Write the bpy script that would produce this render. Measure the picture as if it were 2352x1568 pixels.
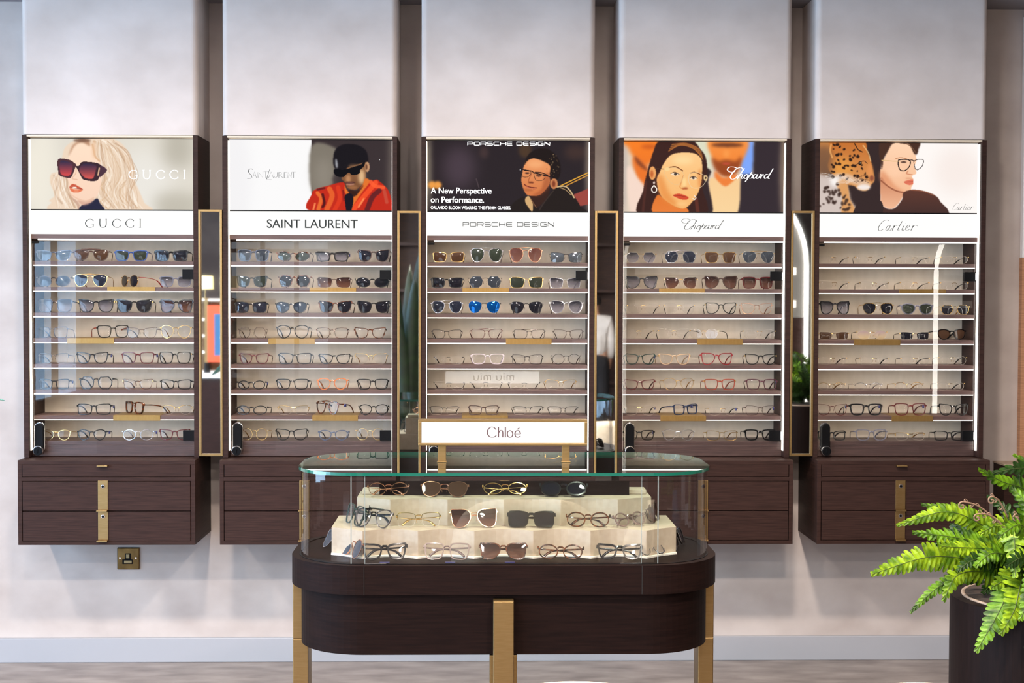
import bpy, bmesh, math, random
import numpy as np
from mathutils import Vector, Matrix
for o in list(bpy.data.objects): bpy.data.objects.remove(o)
SC = bpy.context.scene; COL = SC.collection
random.seed(7); PI = math.pi
# ------------------------------------------------------------------ camera
YAW,PITCH,ROLL,FPX,CX,CZ,DD = 0.0242,-0.0299,0.0028,3271.95,-0.1134,1.4255,5.3452
_cy,_sy,_cp,_sp = math.cos(YAW),math.sin(YAW),math.cos(PITCH),math.sin(PITCH)
_F = np.array([_sy*_cp,_cy*_cp,_sp]); _R0 = np.array([_cy,-_sy,0]); _U0 = np.cross(_R0,_F)
_c,_s = math.cos(ROLL),math.sin(ROLL); _R = _c*_R0+_s*_U0; _U = -_s*_R0+_c*_U0
_C = np.array([CX,-DD,CZ])
cam = bpy.data.cameras.new('camera'); co = bpy.data.objects.new('camera',cam); COL.objects.link(co)
M = Matrix(((_R[0],_U[0],-_F[0],CX),(_R[1],_U[1],-_F[1],-DD),(_R[2],_U[2],-_F[2],CZ),(0,0,0,1)))
co.matrix_world = M; cam.sensor_width = 36; cam.lens = FPX/2352*36; cam.clip_start = .05
SC.camera = co
def at(px,py,Y):
    d = _F+_R*(px-1176)/FPX-_U*(py-784)/FPX
    return _C+d*(Y+DD)/d[1]
def ax(px,Y,py=784): return float(at(px,py,Y)[0])
def az(py,Y,px=1176): return float(at(px,py,Y)[2])
# ------------------------------------------------------------------ colour management, world, big lights
SC.view_settings.view_transform = 'Standard'; SC.view_settings.look = 'None'
SC.view_settings.gamma = 1; SC.view_settings.use_curve_mapping = False
SC.view_settings.exposure = 0.6
try:
    SC.cycles.transparent_max_bounces = 24; SC.cycles.max_bounces = 10
except Exception: pass
W = bpy.data.worlds.new('daylight'); SC.world = W; W.use_nodes = True
W.node_tree.nodes['Background'].inputs[0].default_value = (.75,.87,1,1)
W.node_tree.nodes['Background'].inputs[1].default_value = 1.0
def area(name, loc, rot, sx, sy, power, col):
    l = bpy.data.lights.new(name,'AREA'); l.shape='RECTANGLE'; l.size=sx; l.size_y=sy; l.energy=power; l.color=col
    o = bpy.data.objects.new(name,l); o.location=loc; o.rotation_euler=rot; COL.objects.link(o); return o
CEIL = 2.566; XL,XR,YB,YW = -4.2,4.2,-10.4,.236
# daylight through the shop windows on the left and at the back left
area('window_daylight',(XL-.12,-5.25,1.45),(0,-PI/2,0),2.1,8.7,440,(.42,.68,1))
area('shopfront_daylight',(-2.3,YB-.12,1.55),(PI/2,0,0),1.2,1.6,9,(.80,.90,1))
CEILING_POWER = 28.5
# ------------------------------------------------------------------ helpers
def lin(c):
    return tuple(((v/255)/12.92 if v/255<=.04045 else ((v/255+.055)/1.055)**2.4) for v in c[:3])
MATS = {}
def mat(name, col=(128,128,128), rough=.5, metal=0, spec=.5, coat=0, emit=None, es=0, trans=0):
    if name in MATS: return MATS[name]
    m = bpy.data.materials.new(name); m.use_nodes=True; b = m.node_tree.nodes['Principled BSDF']
    b.inputs['Base Color'].default_value = (*lin(col),1); b.inputs['Roughness'].default_value = rough
    b.inputs['Metallic'].default_value = metal; b.inputs['Specular IOR Level'].default_value = spec
    b.inputs['Coat Weight'].default_value = coat; b.inputs['Transmission Weight'].default_value = trans
    if emit: b.inputs['Emission Color'].default_value=(*lin(emit),1); b.inputs['Emission Strength'].default_value=es
    MATS[name]=m; return m
def noisy(name, c1, c2, scale, stretch=(1,1,1), rough=.5, metal=0, bump=0, detail=6, spec=.5, lo=.35, hi=.65, rvar=0):
    m = mat(name,c1,rough,metal,spec); nt=m.node_tree; b=nt.nodes['Principled BSDF']
    tc=nt.nodes.new('ShaderNodeTexCoord'); mp=nt.nodes.new('ShaderNodeMapping'); n=nt.nodes.new('ShaderNodeTexNoise')
    r=nt.nodes.new('ShaderNodeValToRGB')
    mp.inputs['Scale'].default_value=stretch; n.inputs['Scale'].default_value=scale; n.inputs['Detail'].default_value=detail
    r.color_ramp.elements[0].position=lo; r.color_ramp.elements[1].position=hi
    r.color_ramp.elements[0].color=(*lin(c1),1); r.color_ramp.elements[1].color=(*lin(c2),1)
    nt.links.new(tc.outputs['Object'],mp.inputs[0]); nt.links.new(mp.outputs[0],n.inputs['Vector'])
    nt.links.new(n.outputs[0],r.inputs[0]); nt.links.new(r.outputs[0],b.inputs['Base Color'])
    if bump:
        bp=nt.nodes.new('ShaderNodeBump'); bp.inputs['Strength'].default_value=bump; bp.inputs['Distance'].default_value=.002
        nt.links.new(n.outputs[0],bp.inputs['Height']); nt.links.new(bp.outputs[0],b.inputs['Normal'])
    return m
def glassmat(name, tint=(255,255,255), ior=1.45, fixed=None, rough=0.0, pane=True):
    m = bpy.data.materials.new(name); m.use_nodes=True; nt=m.node_tree; nt.nodes.clear()
    o=nt.nodes.new('ShaderNodeOutputMaterial'); mx=nt.nodes.new('ShaderNodeMixShader')
    t=nt.nodes.new('ShaderNodeBsdfTransparent'); t.inputs[0].default_value=(*lin(tint),1)
    g=nt.nodes.new('ShaderNodeBsdfGlossy'); g.inputs['Roughness'].default_value=rough
    if fixed is None:
        lw=nt.nodes.new('ShaderNodeLayerWeight'); lw.inputs[0].default_value=.5; pw=nt.nodes.new('ShaderNodeMath'); pw.operation='POWER'; pw.inputs[1].default_value=5
        f0=((ior-1)/(ior+1))**2*(2 if pane else 1); ma=nt.nodes.new('ShaderNodeMath'); ma.operation='MULTIPLY_ADD'; ma.inputs[1].default_value=1-f0; ma.inputs[2].default_value=f0
        nt.links.new(lw.outputs['Facing'],pw.inputs[0]); nt.links.new(pw.outputs[0],ma.inputs[0]); last=ma
        if pane:
            ge=nt.nodes.new('ShaderNodeNewGeometry'); iv=nt.nodes.new('ShaderNodeMath'); iv.operation='SUBTRACT'; iv.inputs[0].default_value=1
            mu=nt.nodes.new('ShaderNodeMath'); mu.operation='MULTIPLY'; nt.links.new(ge.outputs['Backfacing'],iv.inputs[1]); nt.links.new(iv.outputs[0],mu.inputs[0]); nt.links.new(ma.outputs[0],mu.inputs[1]); last=mu
        nt.links.new(last.outputs[0],mx.inputs[0])
    else: mx.inputs[0].default_value=fixed
    nt.links.new(t.outputs[0],mx.inputs[1]); nt.links.new(g.outputs[0],mx.inputs[2]); nt.links.new(mx.outputs[0],o.inputs[0])
    MATS[name]=m; return m
def lensmat(name, col, bot=None, amin=.88, amax=.88, rough=.04, metal=0):
    """tinted sun lens: a dark glossy tint over a see-through sheet; gradient tints fade towards the lower rim"""
    m = bpy.data.materials.new(name); m.use_nodes=True; nt=m.node_tree; b=nt.nodes['Principled BSDF']
    o=nt.nodes['Material Output']; mx=nt.nodes.new('ShaderNodeMixShader'); t=nt.nodes.new('ShaderNodeBsdfTransparent')
    b.inputs['Roughness'].default_value=rough; b.inputs['Specular IOR Level'].default_value=.5; b.inputs['Metallic'].default_value=metal
    tc=nt.nodes.new('ShaderNodeTexCoord'); sp=nt.nodes.new('ShaderNodeSeparateXYZ'); r=nt.nodes.new('ShaderNodeValToRGB')
    nt.links.new(tc.outputs['Generated'],sp.inputs[0]); nt.links.new(sp.outputs[2],r.inputs[0])
    r.color_ramp.elements[0].color=(*lin(bot or col),1); r.color_ramp.elements[1].color=(*lin(col),1); r.color_ramp.elements[1].position=.8
    nt.links.new(r.outputs[0],b.inputs['Base Color'])
    mr=nt.nodes.new('ShaderNodeMapRange'); mr.inputs['To Min'].default_value=amin; mr.inputs['To Max'].default_value=amax
    nt.links.new(sp.outputs[2],mr.inputs[0]); nt.links.new(mr.outputs[0],mx.inputs[0])
    t.inputs[0].default_value=(*lin(tuple(min(255,v+90) for v in (bot or col))),1)
    nt.links.new(t.outputs[0],mx.inputs[1]); nt.links.new(b.outputs[0],mx.inputs[2]); nt.links.new(mx.outputs[0],o.inputs[0])
    MATS[name]=m; return m
# materials of the place
PLASTER = noisy('plaster',(212,200,193),(192,179,171),4.2,(1,1,1.3),.85,0,.25,12,.2,.3,.72)
WALLM = noisy('wall_plaster',(194,184,178),(172,160,154),4.6,(1,1,1.3),.9,0,.25,12,.15,.3,.72)
CEILM = mat('ceiling_paint',(128,124,128),.9); DARKW = noisy('dark_wall',(92,74,64),(72,56,48),3,(1,1,1),.8,0,0,6,.2)
FLOORM = noisy('vinyl_floor',(158,148,142),(116,106,101),5,(1,2.6,1),.42,0,.1,10,.4,.3,.7)
SKIRT = mat('skirting_paint',(158,159,164),.5)
WOOD = noisy('dark_wood',(58,39,34),(38,25,22),9,(1.2,1.2,26),.5,0,.12,8,.12,.25,.75)
WOODC = noisy('case_wood',(31,18,15),(17,9,8),9,(1.2,1.2,26),.55,0,.12,8,.07,.25,.75)
WOODV = noisy('planter_wood',(24,13,11),(15,8,7),9,(26,26,1.2),.55,0,.12,8,.1,.25,.75)
SHELFW = noisy('shelf_wood',(92,69,64),(76,57,53),9,(1.2,1.2,26),.5,0,.05,8,.4)
BACKM = noisy('linen_back',(196,182,164),(188,174,156),14,(3,1,1),.8,0,.1,8,.2)
GOLD = noisy('brushed_brass',(150,124,84),(143,117,77),30,(1,1,8),.42,1,0,6)
GOLDS = noisy('satin_brass',(150,119,70),(142,112,63),30,(6,1,1),.45,.85,0,6)
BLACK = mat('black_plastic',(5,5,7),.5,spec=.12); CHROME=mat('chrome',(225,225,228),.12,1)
DARKGAP = mat('dark_gap',(14,10,10),.8)
LED = mat('led_strip',(255,255,255),.5,emit=(255,246,230),es=1.6)
LEDV = mat('led_profile',(255,255,255),.5,emit=(255,244,224),es=2.2)
SIGNM = mat('lit_sign',(40,40,40),.4,spec=.15,emit=(255,253,250),es=.66)
LETTER = mat('dark_lettering',(44,48,46),.6,spec=.1); LETTERB = mat('bronze_lettering',(74,52,56),.5)
LETW = mat('white_print',(255,255,255),.5,emit=(255,253,248),es=.75)
DOORG = glassmat('door_glass',ior=1.31); CASEG = glassmat('case_glass',(253,253,253),ior=1.45)
TOPG = glassmat('top_glass',(214,228,223),ior=1.9)
GREENE = mat('green_glass_edge',(18,92,76),.12,coat=1,spec=.8); MIRROR = mat('mirror_silver',(238,240,240),.02,1)
CREAM = noisy('cream_leatherette',(182,164,144),(174,155,135),60,(1,1,1),.65,0,.15,6,.3)
CREAMGLOW = mat('cream_base_glow',(225,216,204),.5)
# ------------------------------------------------------------------ mesh helpers
class MB:
    def __init__(s): s.v=[]; s.f=[]; s.m=[]
    def add(s,vs,fs,mi=0):
        k=len(s.v); s.v+=[tuple(map(float,v)) for v in vs]; s.f+=[tuple(i+k for i in f) for f in fs]; s.m+=[mi]*len(fs); return s
    def box(s,x0,x1,y0,y1,z0,z1,mi=0):
        return s.add([(x0,y0,z0),(x1,y0,z0),(x1,y1,z0),(x0,y1,z0),(x0,y0,z1),(x1,y0,z1),(x1,y1,z1),(x0,y1,z1)],
            [(3,2,1,0),(4,5,6,7),(0,1,5,4),(1,2,6,5),(2,3,7,6),(3,0,4,7)],mi)
    def prism(s,pts,z0,z1,mi=0,cap=True,mside=None):
        n=len(pts); vs=[(x,y,z0) for x,y in pts]+[(x,y,z1) for x,y in pts]
        s.add(vs,[(i,(i+1)%n,n+(i+1)%n,n+i) for i in range(n)],mi if mside is None else mside)
        if cap: s.add(vs,[tuple(range(n-1,-1,-1)),tuple(range(n,2*n))],mi)
        return s
    def prismy(s,pts,y0,y1,mi=0):
        n=len(pts); vs=[(x,y0,z) for x,z in pts]+[(x,y1,z) for x,z in pts]
        return s.add(vs,[(i,n+i,n+(i+1)%n,(i+1)%n) for i in range(n)]+[tuple(range(n)),tuple(range(2*n-1,n-1,-1))],mi)
    def tube(s,pts,r,n=6,mi=0,closed=False,flat=1.0,caps=True):
        P=[Vector(p) for p in pts]; k=len(P); vs=[]; rr=r if isinstance(r,(list,tuple)) else [r]*k
        up=Vector((0,0,1))
        for i in range(k):
            if closed: t=(P[(i+1)%k]-P[i-1])
            else: t=P[min(i+1,k-1)]-P[max(i-1,0)]
            if t.length<1e-9: t=Vector((1,0,0))
            t.normalize(); a=t.cross(up)
            if a.length<.05: a=t.cross(Vector((0,1,0)))
            a.normalize(); b=a.cross(t).normalized()
            for j in range(n):
                q=2*PI*j/n+PI/4; vs.append(P[i]+a*math.cos(q)*rr[i]*flat+b*math.sin(q)*rr[i])
        fs=[]; kk=k if closed else k-1
        for i in range(kk):
            for j in range(n):
                a=i*n+j; b=i*n+(j+1)%n; c=((i+1)%k)*n+(j+1)%n; d=((i+1)%k)*n+j; fs.append((a,b,c,d))
        if caps and not closed: fs+= [tuple(range(n-1,-1,-1)),tuple(range((k-1)*n,k*n))]
        return s.add(vs,fs,mi)
    def cyl(s,c,r,axis,h,n=20,mi=0,r2=None):
        r2=r if r2 is None else r2; c=Vector(c); vs=[]
        for q,rad in ((0,r),(h,r2)):
            for j in range(n):
                a=2*PI*j/n; u,v=rad*math.cos(a),rad*math.sin(a)
                p={'x':(q,u,v),'y':(v,q,u),'z':(u,v,q)}[axis]; vs.append(c+Vector(p))
        return s.add(vs,[(j,(j+1)%n,n+(j+1)%n,n+j) for j in range(n)]+[tuple(range(n-1,-1,-1)),tuple(range(n,2*n))],mi)
    def lathe(s,prof,cx,cy,n=32,mi=0):
        vs=[(cx+r*math.cos(2*PI*j/n),cy+r*math.sin(2*PI*j/n),z) for r,z in prof for j in range(n)]
        fs=[(i*n+j,i*n+(j+1)%n,(i+1)*n+(j+1)%n,(i+1)*n+j) for i in range(len(prof)-1) for j in range(n)]
        return s.add(vs,fs,mi)
    def mesh(s,name,mats,smooth=False,recalc=True):
        me=bpy.data.meshes.new(name); me.from_pydata(s.v,[],s.f)
        for m in (mats if isinstance(mats,(list,tuple)) else [mats]): me.materials.append(m)
        me.polygons.foreach_set('material_index',s.m)
        if recalc:
            bm=bmesh.new(); bm.from_mesh(me); bmesh.ops.recalc_face_normals(bm,faces=bm.faces); bm.to_mesh(me); bm.free()
        if smooth: me.polygons.foreach_set('use_smooth',[True]*len(me.polygons))
        me.update(); return me
    def build(s,name,mats,parent=None,smooth=False,bevel=0,recalc=True,seg=2):
        return put(name,s.mesh(name,mats,smooth,recalc),parent,bevel,seg)
def put(name,me,parent=None,bevel=0,seg=2):
    o=bpy.data.objects.new(name,me); COL.objects.link(o)
    if parent is not None:
        o.parent=parent
        if not getattr(parent,'_lc',False): pass
    if bevel:
        b=o.modifiers.new('bevel','BEVEL'); b.width=bevel; b.segments=seg; b.limit_method='ANGLE'; b.angle_limit=.6
    return o
def tag(o,label=None,cat=None,group=None,kind=None):
    if label: o['label']=label
    if cat: o['category']=cat
    if group: o['group']=group
    if kind: o['kind']=kind
    return o
def thing(name,label,cat,loc=(0,0,0),group=None,rz=0):
    o=bpy.data.objects.new(name,None); COL.objects.link(o); o.location=loc; o.rotation_euler=(0,0,rz); o.empty_display_size=.05
    return tag(o,label,cat,group)
def struct(o,label=None): o['kind']='structure'; 
def cat_rom(pts,seg=4,closed=False):
    n=len(pts); out=[]; P=[np.array(p,float) for p in pts]
    rng=range(n) if closed else range(n-1)
    for i in rng:
        p0=P[(i-1)%n] if closed or i>0 else 2*P[0]-P[1]; p1=P[i]; p2=P[(i+1)%n]
        p3=P[(i+2)%n] if closed or i+2<n else 2*P[-1]-P[-2]
        for k in range(seg):
            t=k/seg; out.append(.5*((2*p1)+(-p0+p2)*t+(2*p0-5*p1+4*p2-p3)*t*t+(-p0+3*p1-3*p2+p3)*t**3))
    if not closed: out.append(P[-1])
    return out
def rrect(cx,cy,hx,hy,r,n=14):
    pts=[]
    for (sx,sy,a0) in ((1,-1,-PI/2),(1,1,0),(-1,1,PI/2),(-1,-1,PI)):
        for k in range(n+1):
            a=a0+PI/2*k/n; pts.append((cx+sx*(hx-r)+r*math.cos(a),cy+sy*(hy-r)+r*math.sin(a)))
    return pts
# ------------------------------------------------------------------ room shell
def S(name,mb,m,bevel=0,smooth=False):
    o=mb.build(name,m,None,smooth,bevel); o['kind']='structure'; return o
S('floor',MB().box(XL,XR,YB,YW,-.1,0),FLOORM)
S('ceiling',MB().box(XL,XR,YB,YW,CEIL,CEIL+.1),CEILM)
S('wall_front',MB().box(XL,XR,YW,YW+.12,0,CEIL),WALLM)
w=MB(); WY0,WY1,WZ0,WZ1=-9.7,-.8,.4,2.45
w.box(XL-.1,XL,YB,WY0,0,CEIL); w.box(XL-.1,XL,WY1,YW,0,CEIL); w.box(XL-.1,XL,WY0,WY1,0,WZ0); w.box(XL-.1,XL,WY0,WY1,WZ1,CEIL)
S('wall_left',w,DARKW)
S('wall_right',MB().box(XR,XR+.1,YB,YW,0,CEIL),DARKW)
# back wall with an arched shopfront window
w=MB(); bx0,bx1=-2.87,-1.75
w.box(XL,bx0,YB-.1,YB,0,CEIL); w.box(bx1,XR,YB-.1,YB,0,CEIL); w.box(bx0,bx1,YB-.1,YB,0,.5)
arch=[(bx0+.56-.56*math.cos(a),1.9+.5*math.sin(a)) for a in np.linspace(0,PI,17)]
for (a,b) in zip(arch[:-1],arch[1:]):
    w.add([(a[0],YB,a[1]),(b[0],YB,b[1]),(b[0],YB,CEIL),(a[0],YB,CEIL),(a[0],YB-.1,a[1]),(b[0],YB-.1,b[1])],[(0,1,2,3),(0,4,5,1)])
S('wall_back',w,DARKW)
wf=thing('window_1',None,None,(0,0,0)); wf['kind']='structure'
f=MB()
for y in np.linspace(WY0,WY1,9): f.box(XL-.07,XL-.02,y-.03,y+.03,WZ0,WZ1)
for z in (WZ0+.03,WZ1-.03): f.box(XL-.07,XL-.02,WY0,WY1,z-.03,z+.03)
f.build('window_frame',mat('window_frame_paint',(70,66,66),.5),wf)
MB().box(XL-.05,XL-.045,WY0,WY1,WZ0,WZ1).build('window_pane',DOORG,wf)
wf=thing('window_2',None,None,(0,0,0)); wf['kind']='structure'
f=MB()
for x in np.linspace(bx0,bx1,4): f.box(x-.025,x+.025,YB-.07,YB-.02,.5,2.4)
for z in (.5,1.0,1.5,1.95): f.box(bx0,bx1,YB-.07,YB-.02,z-.02,z+.02)
f.build('window_frame',MATS['window_frame_paint'],wf)
# skirting
b=MB().box(XL,XR,YW-.016,YW,0,.0965); S('baseboard_front',b,SKIRT,.003)
# plaster piers over each tower
P=.74; TW=.6496; HX=TW/2; ZT=2.0288
for i in range(5):
    x=(i-2)*P
    o=S('trim_%d'%(i+1),MB().prism(rrect(x,.118,HX,.118,.001,1),ZT+.002,CEIL-.001),PLASTER)
    # rounded long edges on the room side
    r=.022; pts=[(x-HX,YW-.001),(x-HX,r)]+[(x-HX+r-r*math.cos(a),r-r*math.sin(a)) for a in np.linspace(0,PI/2,7)[1:]]
    pts+=[(x+HX-r+r*math.sin(a),r-r*math.cos(a)) for a in np.linspace(0,PI/2,7)]+[(x+HX,YW-.001)]
    o.data=MB().prism(pts,ZT+.002,CEIL-.001).mesh('trim',PLASTER)

# ------------------------------------------------------------------ stroke lettering
def strokes(paths, tf, w0, w1, nib=0.0, y=0.0, smooth=True, seg=6):
    """calligraphic strokes: width runs from w0 to w1 with the stroke direction; tf maps drawing units to x,z"""
    mb=MB()
    for k,p in enumerate(paths):
        q=cat_rom(p,seg) if (smooth and len(p)>2) else [np.array(a,float) for a in p]
        q=[np.array(tf(a[0],a[1])) for a in q]; L=[];R_=[]
        n=len(q)
        for i in range(n):
            t=q[min(i+1,n-1)]-q[max(i-1,0)]; l=np.hypot(*t) or 1; t=t/l; nn=np.array([-t[1],t[0]])
            ang=math.atan2(t[1],t[0])-nib; w=w0+(w1-w0)*abs(math.sin(ang)); m=1.0
            if i>0 and i<n-1 and not smooth:
                a=q[i]-q[i-1]; b=q[i+1]-q[i]; c=np.dot(a,b)/((np.hypot(*a)*np.hypot(*b)) or 1); m=1/max(.5,math.sqrt(max(.01,(1+c)/2)))
            L.append(q[i]+nn*w*m/2); R_.append(q[i]-nn*w*m/2)
        yy=y-.00002*k
        vs=[(a[0],yy,a[1]) for a in L]+[(a[0],yy,a[1]) for a in R_]
        mb.add(vs,[(i,i+1,n+i+1,n+i) for i in range(n-1)])
    return mb
def ztf(ox,oy,sc,Y):
    """drawing units measured on an enlarged crop -> metres on the upright plane at depth Y"""
    def f(u,v):
        p=at(ox+u*sc,oy+v*sc,Y); return (p[0],p[2])
    return f
def boxtf(base,src,dst):
    (a0,a1,b0,b1)=src; (c0,c1,d0,d1)=dst
    return lambda u,v: base(c0+(u-a0)/(a1-a0)*(c1-c0), d0+(v-b0)/(b1-b0)*(d1-d0))
ARC_C=[(.93,.78),(.78,.95),(.5,1),(.22,.9),(.03,.65),(0,.5),(.03,.35),(.22,.1),(.5,0),(.78,.05),(.95,.22)]
SERIF={'G':(1.05,[ARC_C[:-1]+[(.9,.12),(.9,.42)],[(.7,.42),(1.02,.42)]]),
 'C':(1.0,[ARC_C]),'U':(1.0,[[(.08,1),(.08,.35),(.2,.08),(.45,0),(.7,.08),(.82,.35),(.82,1)],[(-.03,1),(.2,1)],[(.72,1),(.94,1)]]),
 'I':(.3,[[(.12,0),(.12,1)],[(0,1),(.24,1)],[(0,0),(.24,0)]])}
def _c(p): return p
SQ={'P':[[(0,0),(0,1),(1.35,1),(1.5,.88),(1.5,.52),(1.35,.4),(0,.4)]],'O':[[(.12,0),(0,.12),(0,.88),(.12,1),(1.38,1),(1.5,.88),(1.5,.12),(1.38,0),(.12,0)]],
 'R':[[(0,0),(0,1),(1.35,1),(1.5,.88),(1.5,.52),(1.35,.4),(0,.4)],[(.95,.4),(1.5,0)]],
 'S':[[(1.5,1),(.12,1),(0,.88),(0,.62),(.12,.5),(1.38,.5),(1.5,.38),(1.5,.12),(1.38,0),(0,0)]],
 'C':[[(1.5,1),(.12,1),(0,.88),(0,.12),(.12,0),(1.5,0)]],'H':[[(0,0),(0,1)],[(0,.5),(1.5,.5)],[(1.5,0),(1.5,1)]],
 'E':[[(1.45,1),(.12,1),(0,.88),(0,.12),(.12,0),(1.45,0)],[(0,.5),(1.4,.5)]],'D':[[(0,0),(0,1),(1.38,1),(1.5,.88),(1.5,.12),(1.38,0),(0,0)]],
 'I':[[(0,0),(0,1)]],'G':[[(1.5,1),(.12,1),(0,.88),(0,.12),(.12,0),(1.5,0),(1.5,.48),(.85,.48)]],'N':[[(0,0),(0,1),(1.5,0),(1.5,1)]]}
def word(txt,kind,gap):
    x=0; out=[]
    for ch in txt:
        if ch==' ': x+=.9; continue
        if kind=='serif': w_,ps=SERIF[ch]
        else: ps=SQ[ch]; w_=.05 if ch=='I' else 1.5
        out+=[[(a+x,b) for a,b in p] for p in ps]; x+=w_+gap
    return out,x-gap
def fit(wd,base,x0,x1,ytop,ybot):
    ps,w_=wd; return ps,(lambda u,v: base(x0+u/w_*(x1-x0), ybot+(ytop-ybot)*v))
def bfont(txt,base,x0,x1,ybase,yh,y,m,name,parent,off=.007):
    cu=bpy.data.curves.new('t','FONT'); cu.body=txt; cu.size=1; cu.offset=off; o=bpy.data.objects.new('t',cu); COL.objects.link(o)
    dg=bpy.context.evaluated_depsgraph_get(); me=bpy.data.meshes.new_from_object(o.evaluated_get(dg)); 
    co=np.array([v.co[:] for v in me.vertices]); lo=co.min(0); hi=co.max(0)
    capH=.729*1.0 if False else None
    a=base(x0,ybase); b=base(x1,ybase-yh); sx=(b[0]-a[0])/(hi[0]-lo[0]); sz=(b[1]-a[1])/BCAP
    for v in me.vertices:
        v.co=(a[0]+(v.co.x-lo[0])*sx, y, a[1]+v.co.y*sz)
    bpy.data.objects.remove(o); bpy.data.curves.remove(cu)
    me.materials.clear(); me.materials.append(m); me.name=name
    return put(name,me,parent)
BCAP=.70
CHOP=[[(1012,1174),(1012,1154),(988,1142),(945,1156),(905,1198),(880,1240),(893,1264),(928,1259),(962,1226)],[(955,1150),(908,1135),(864,1141),(849,1162),(862,1183),(898,1190),(932,1184)],
[(1030,1150),(985,1215),(952,1262)],[(965,1240),(995,1215),(1010,1222),(995,1252),(1012,1256),(1030,1240)],
[(1052,1215),(1030,1232),(1030,1257),(1055,1252),(1068,1228),(1052,1214),(1078,1224)],[(1108,1192),(1070,1250),(1038,1292)],[(1075,1242),(1105,1213),(1120,1225),(1105,1252),(1083,1256)],
[(1168,1220),(1142,1214),(1122,1240),(1130,1258),(1158,1238),(1172,1213)],[(1172,1213),(1156,1250),(1172,1257),(1192,1238),(1202,1214),(1216,1222),(1200,1258)],[(1203,1244),(1225,1216),(1238,1222)],
[(1290,1220),(1262,1214),(1242,1240),(1250,1258),(1278,1242)],[(1338,1153),(1300,1215),(1280,1252),(1298,1260)]]
CART=[[(1082,1160),(1060,1150),(1020,1162),(982,1200),(960,1240),(962,1270),(985,1276),(1018,1258)],[(1092,1216),(1066,1224),(1045,1258),(1055,1276),(1085,1246),(1100,1214)],[(1100,1214),(1082,1264),(1095,1274),(1122,1248)],
[(1146,1214),(1120,1276)],[(1130,1250),(1160,1214),(1180,1222)],[(1238,1165),(1192,1250),(1188,1272),(1208,1268)],[(1185,1214),(1240,1210)],[(1262,1214),(1236,1262),(1246,1275),(1268,1260)],[(1279,1188),(1284,1190)],
[(1290,1246),(1325,1226),(1320,1212),(1295,1224),(1278,1258),(1295,1276),(1328,1258)],[(1368,1214),(1340,1276)],[(1350,1250),(1386,1214),(1424,1224)]]
CHLO=[[(930,1012),(900,985),(865,985),(835,1018),(833,1060),(860,1092),(900,1096),(932,1076)],[(955,982),(955,1097)],[(957,1046),(975,1022),(995,1022),(1003,1045),(1003,1097)],[(1033,982),(1033,1097)],
[(1085,1021),(1060,1035),(1055,1060),(1062,1086),(1085,1098),(1108,1086),(1116,1060),(1108,1034),(1085,1021)],[(1140,1060),(1203,1060)],[(1203,1060),(1192,1030),(1168,1020),(1146,1036),(1140,1060),(1148,1086),(1172,1098),(1203,1082)],[(1168,1008),(1190,990)]]
SLAU=[[(415,560),(388,548),(358,570),(372,602),(398,632),(388,662),(345,666)],[(412,655),(432,585),(455,655)],[(420,632),(447,632)],[(465,590),(465,655)],[(480,655),(480,590),(530,655),(530,580)],[(540,583),(592,583)],[(565,583),(565,655)],
[(610,555),(575,672),(632,675)],[(598,658),(628,585),(655,658)],[(606,636),(646,636)],[(662,590),(662,640),(680,657),(700,640),(700,590)],[(718,657),(718,590),(748,594),(748,616),(718,625)],[(725,625),(775,660)],[(812,590),(782,590),(782,657),(812,657)],[(782,622),(808,622)],[(825,657),(825,590),(868,657),(868,590)],[(870,588),(916,588)],[(893,588),(893,657)]]
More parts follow.
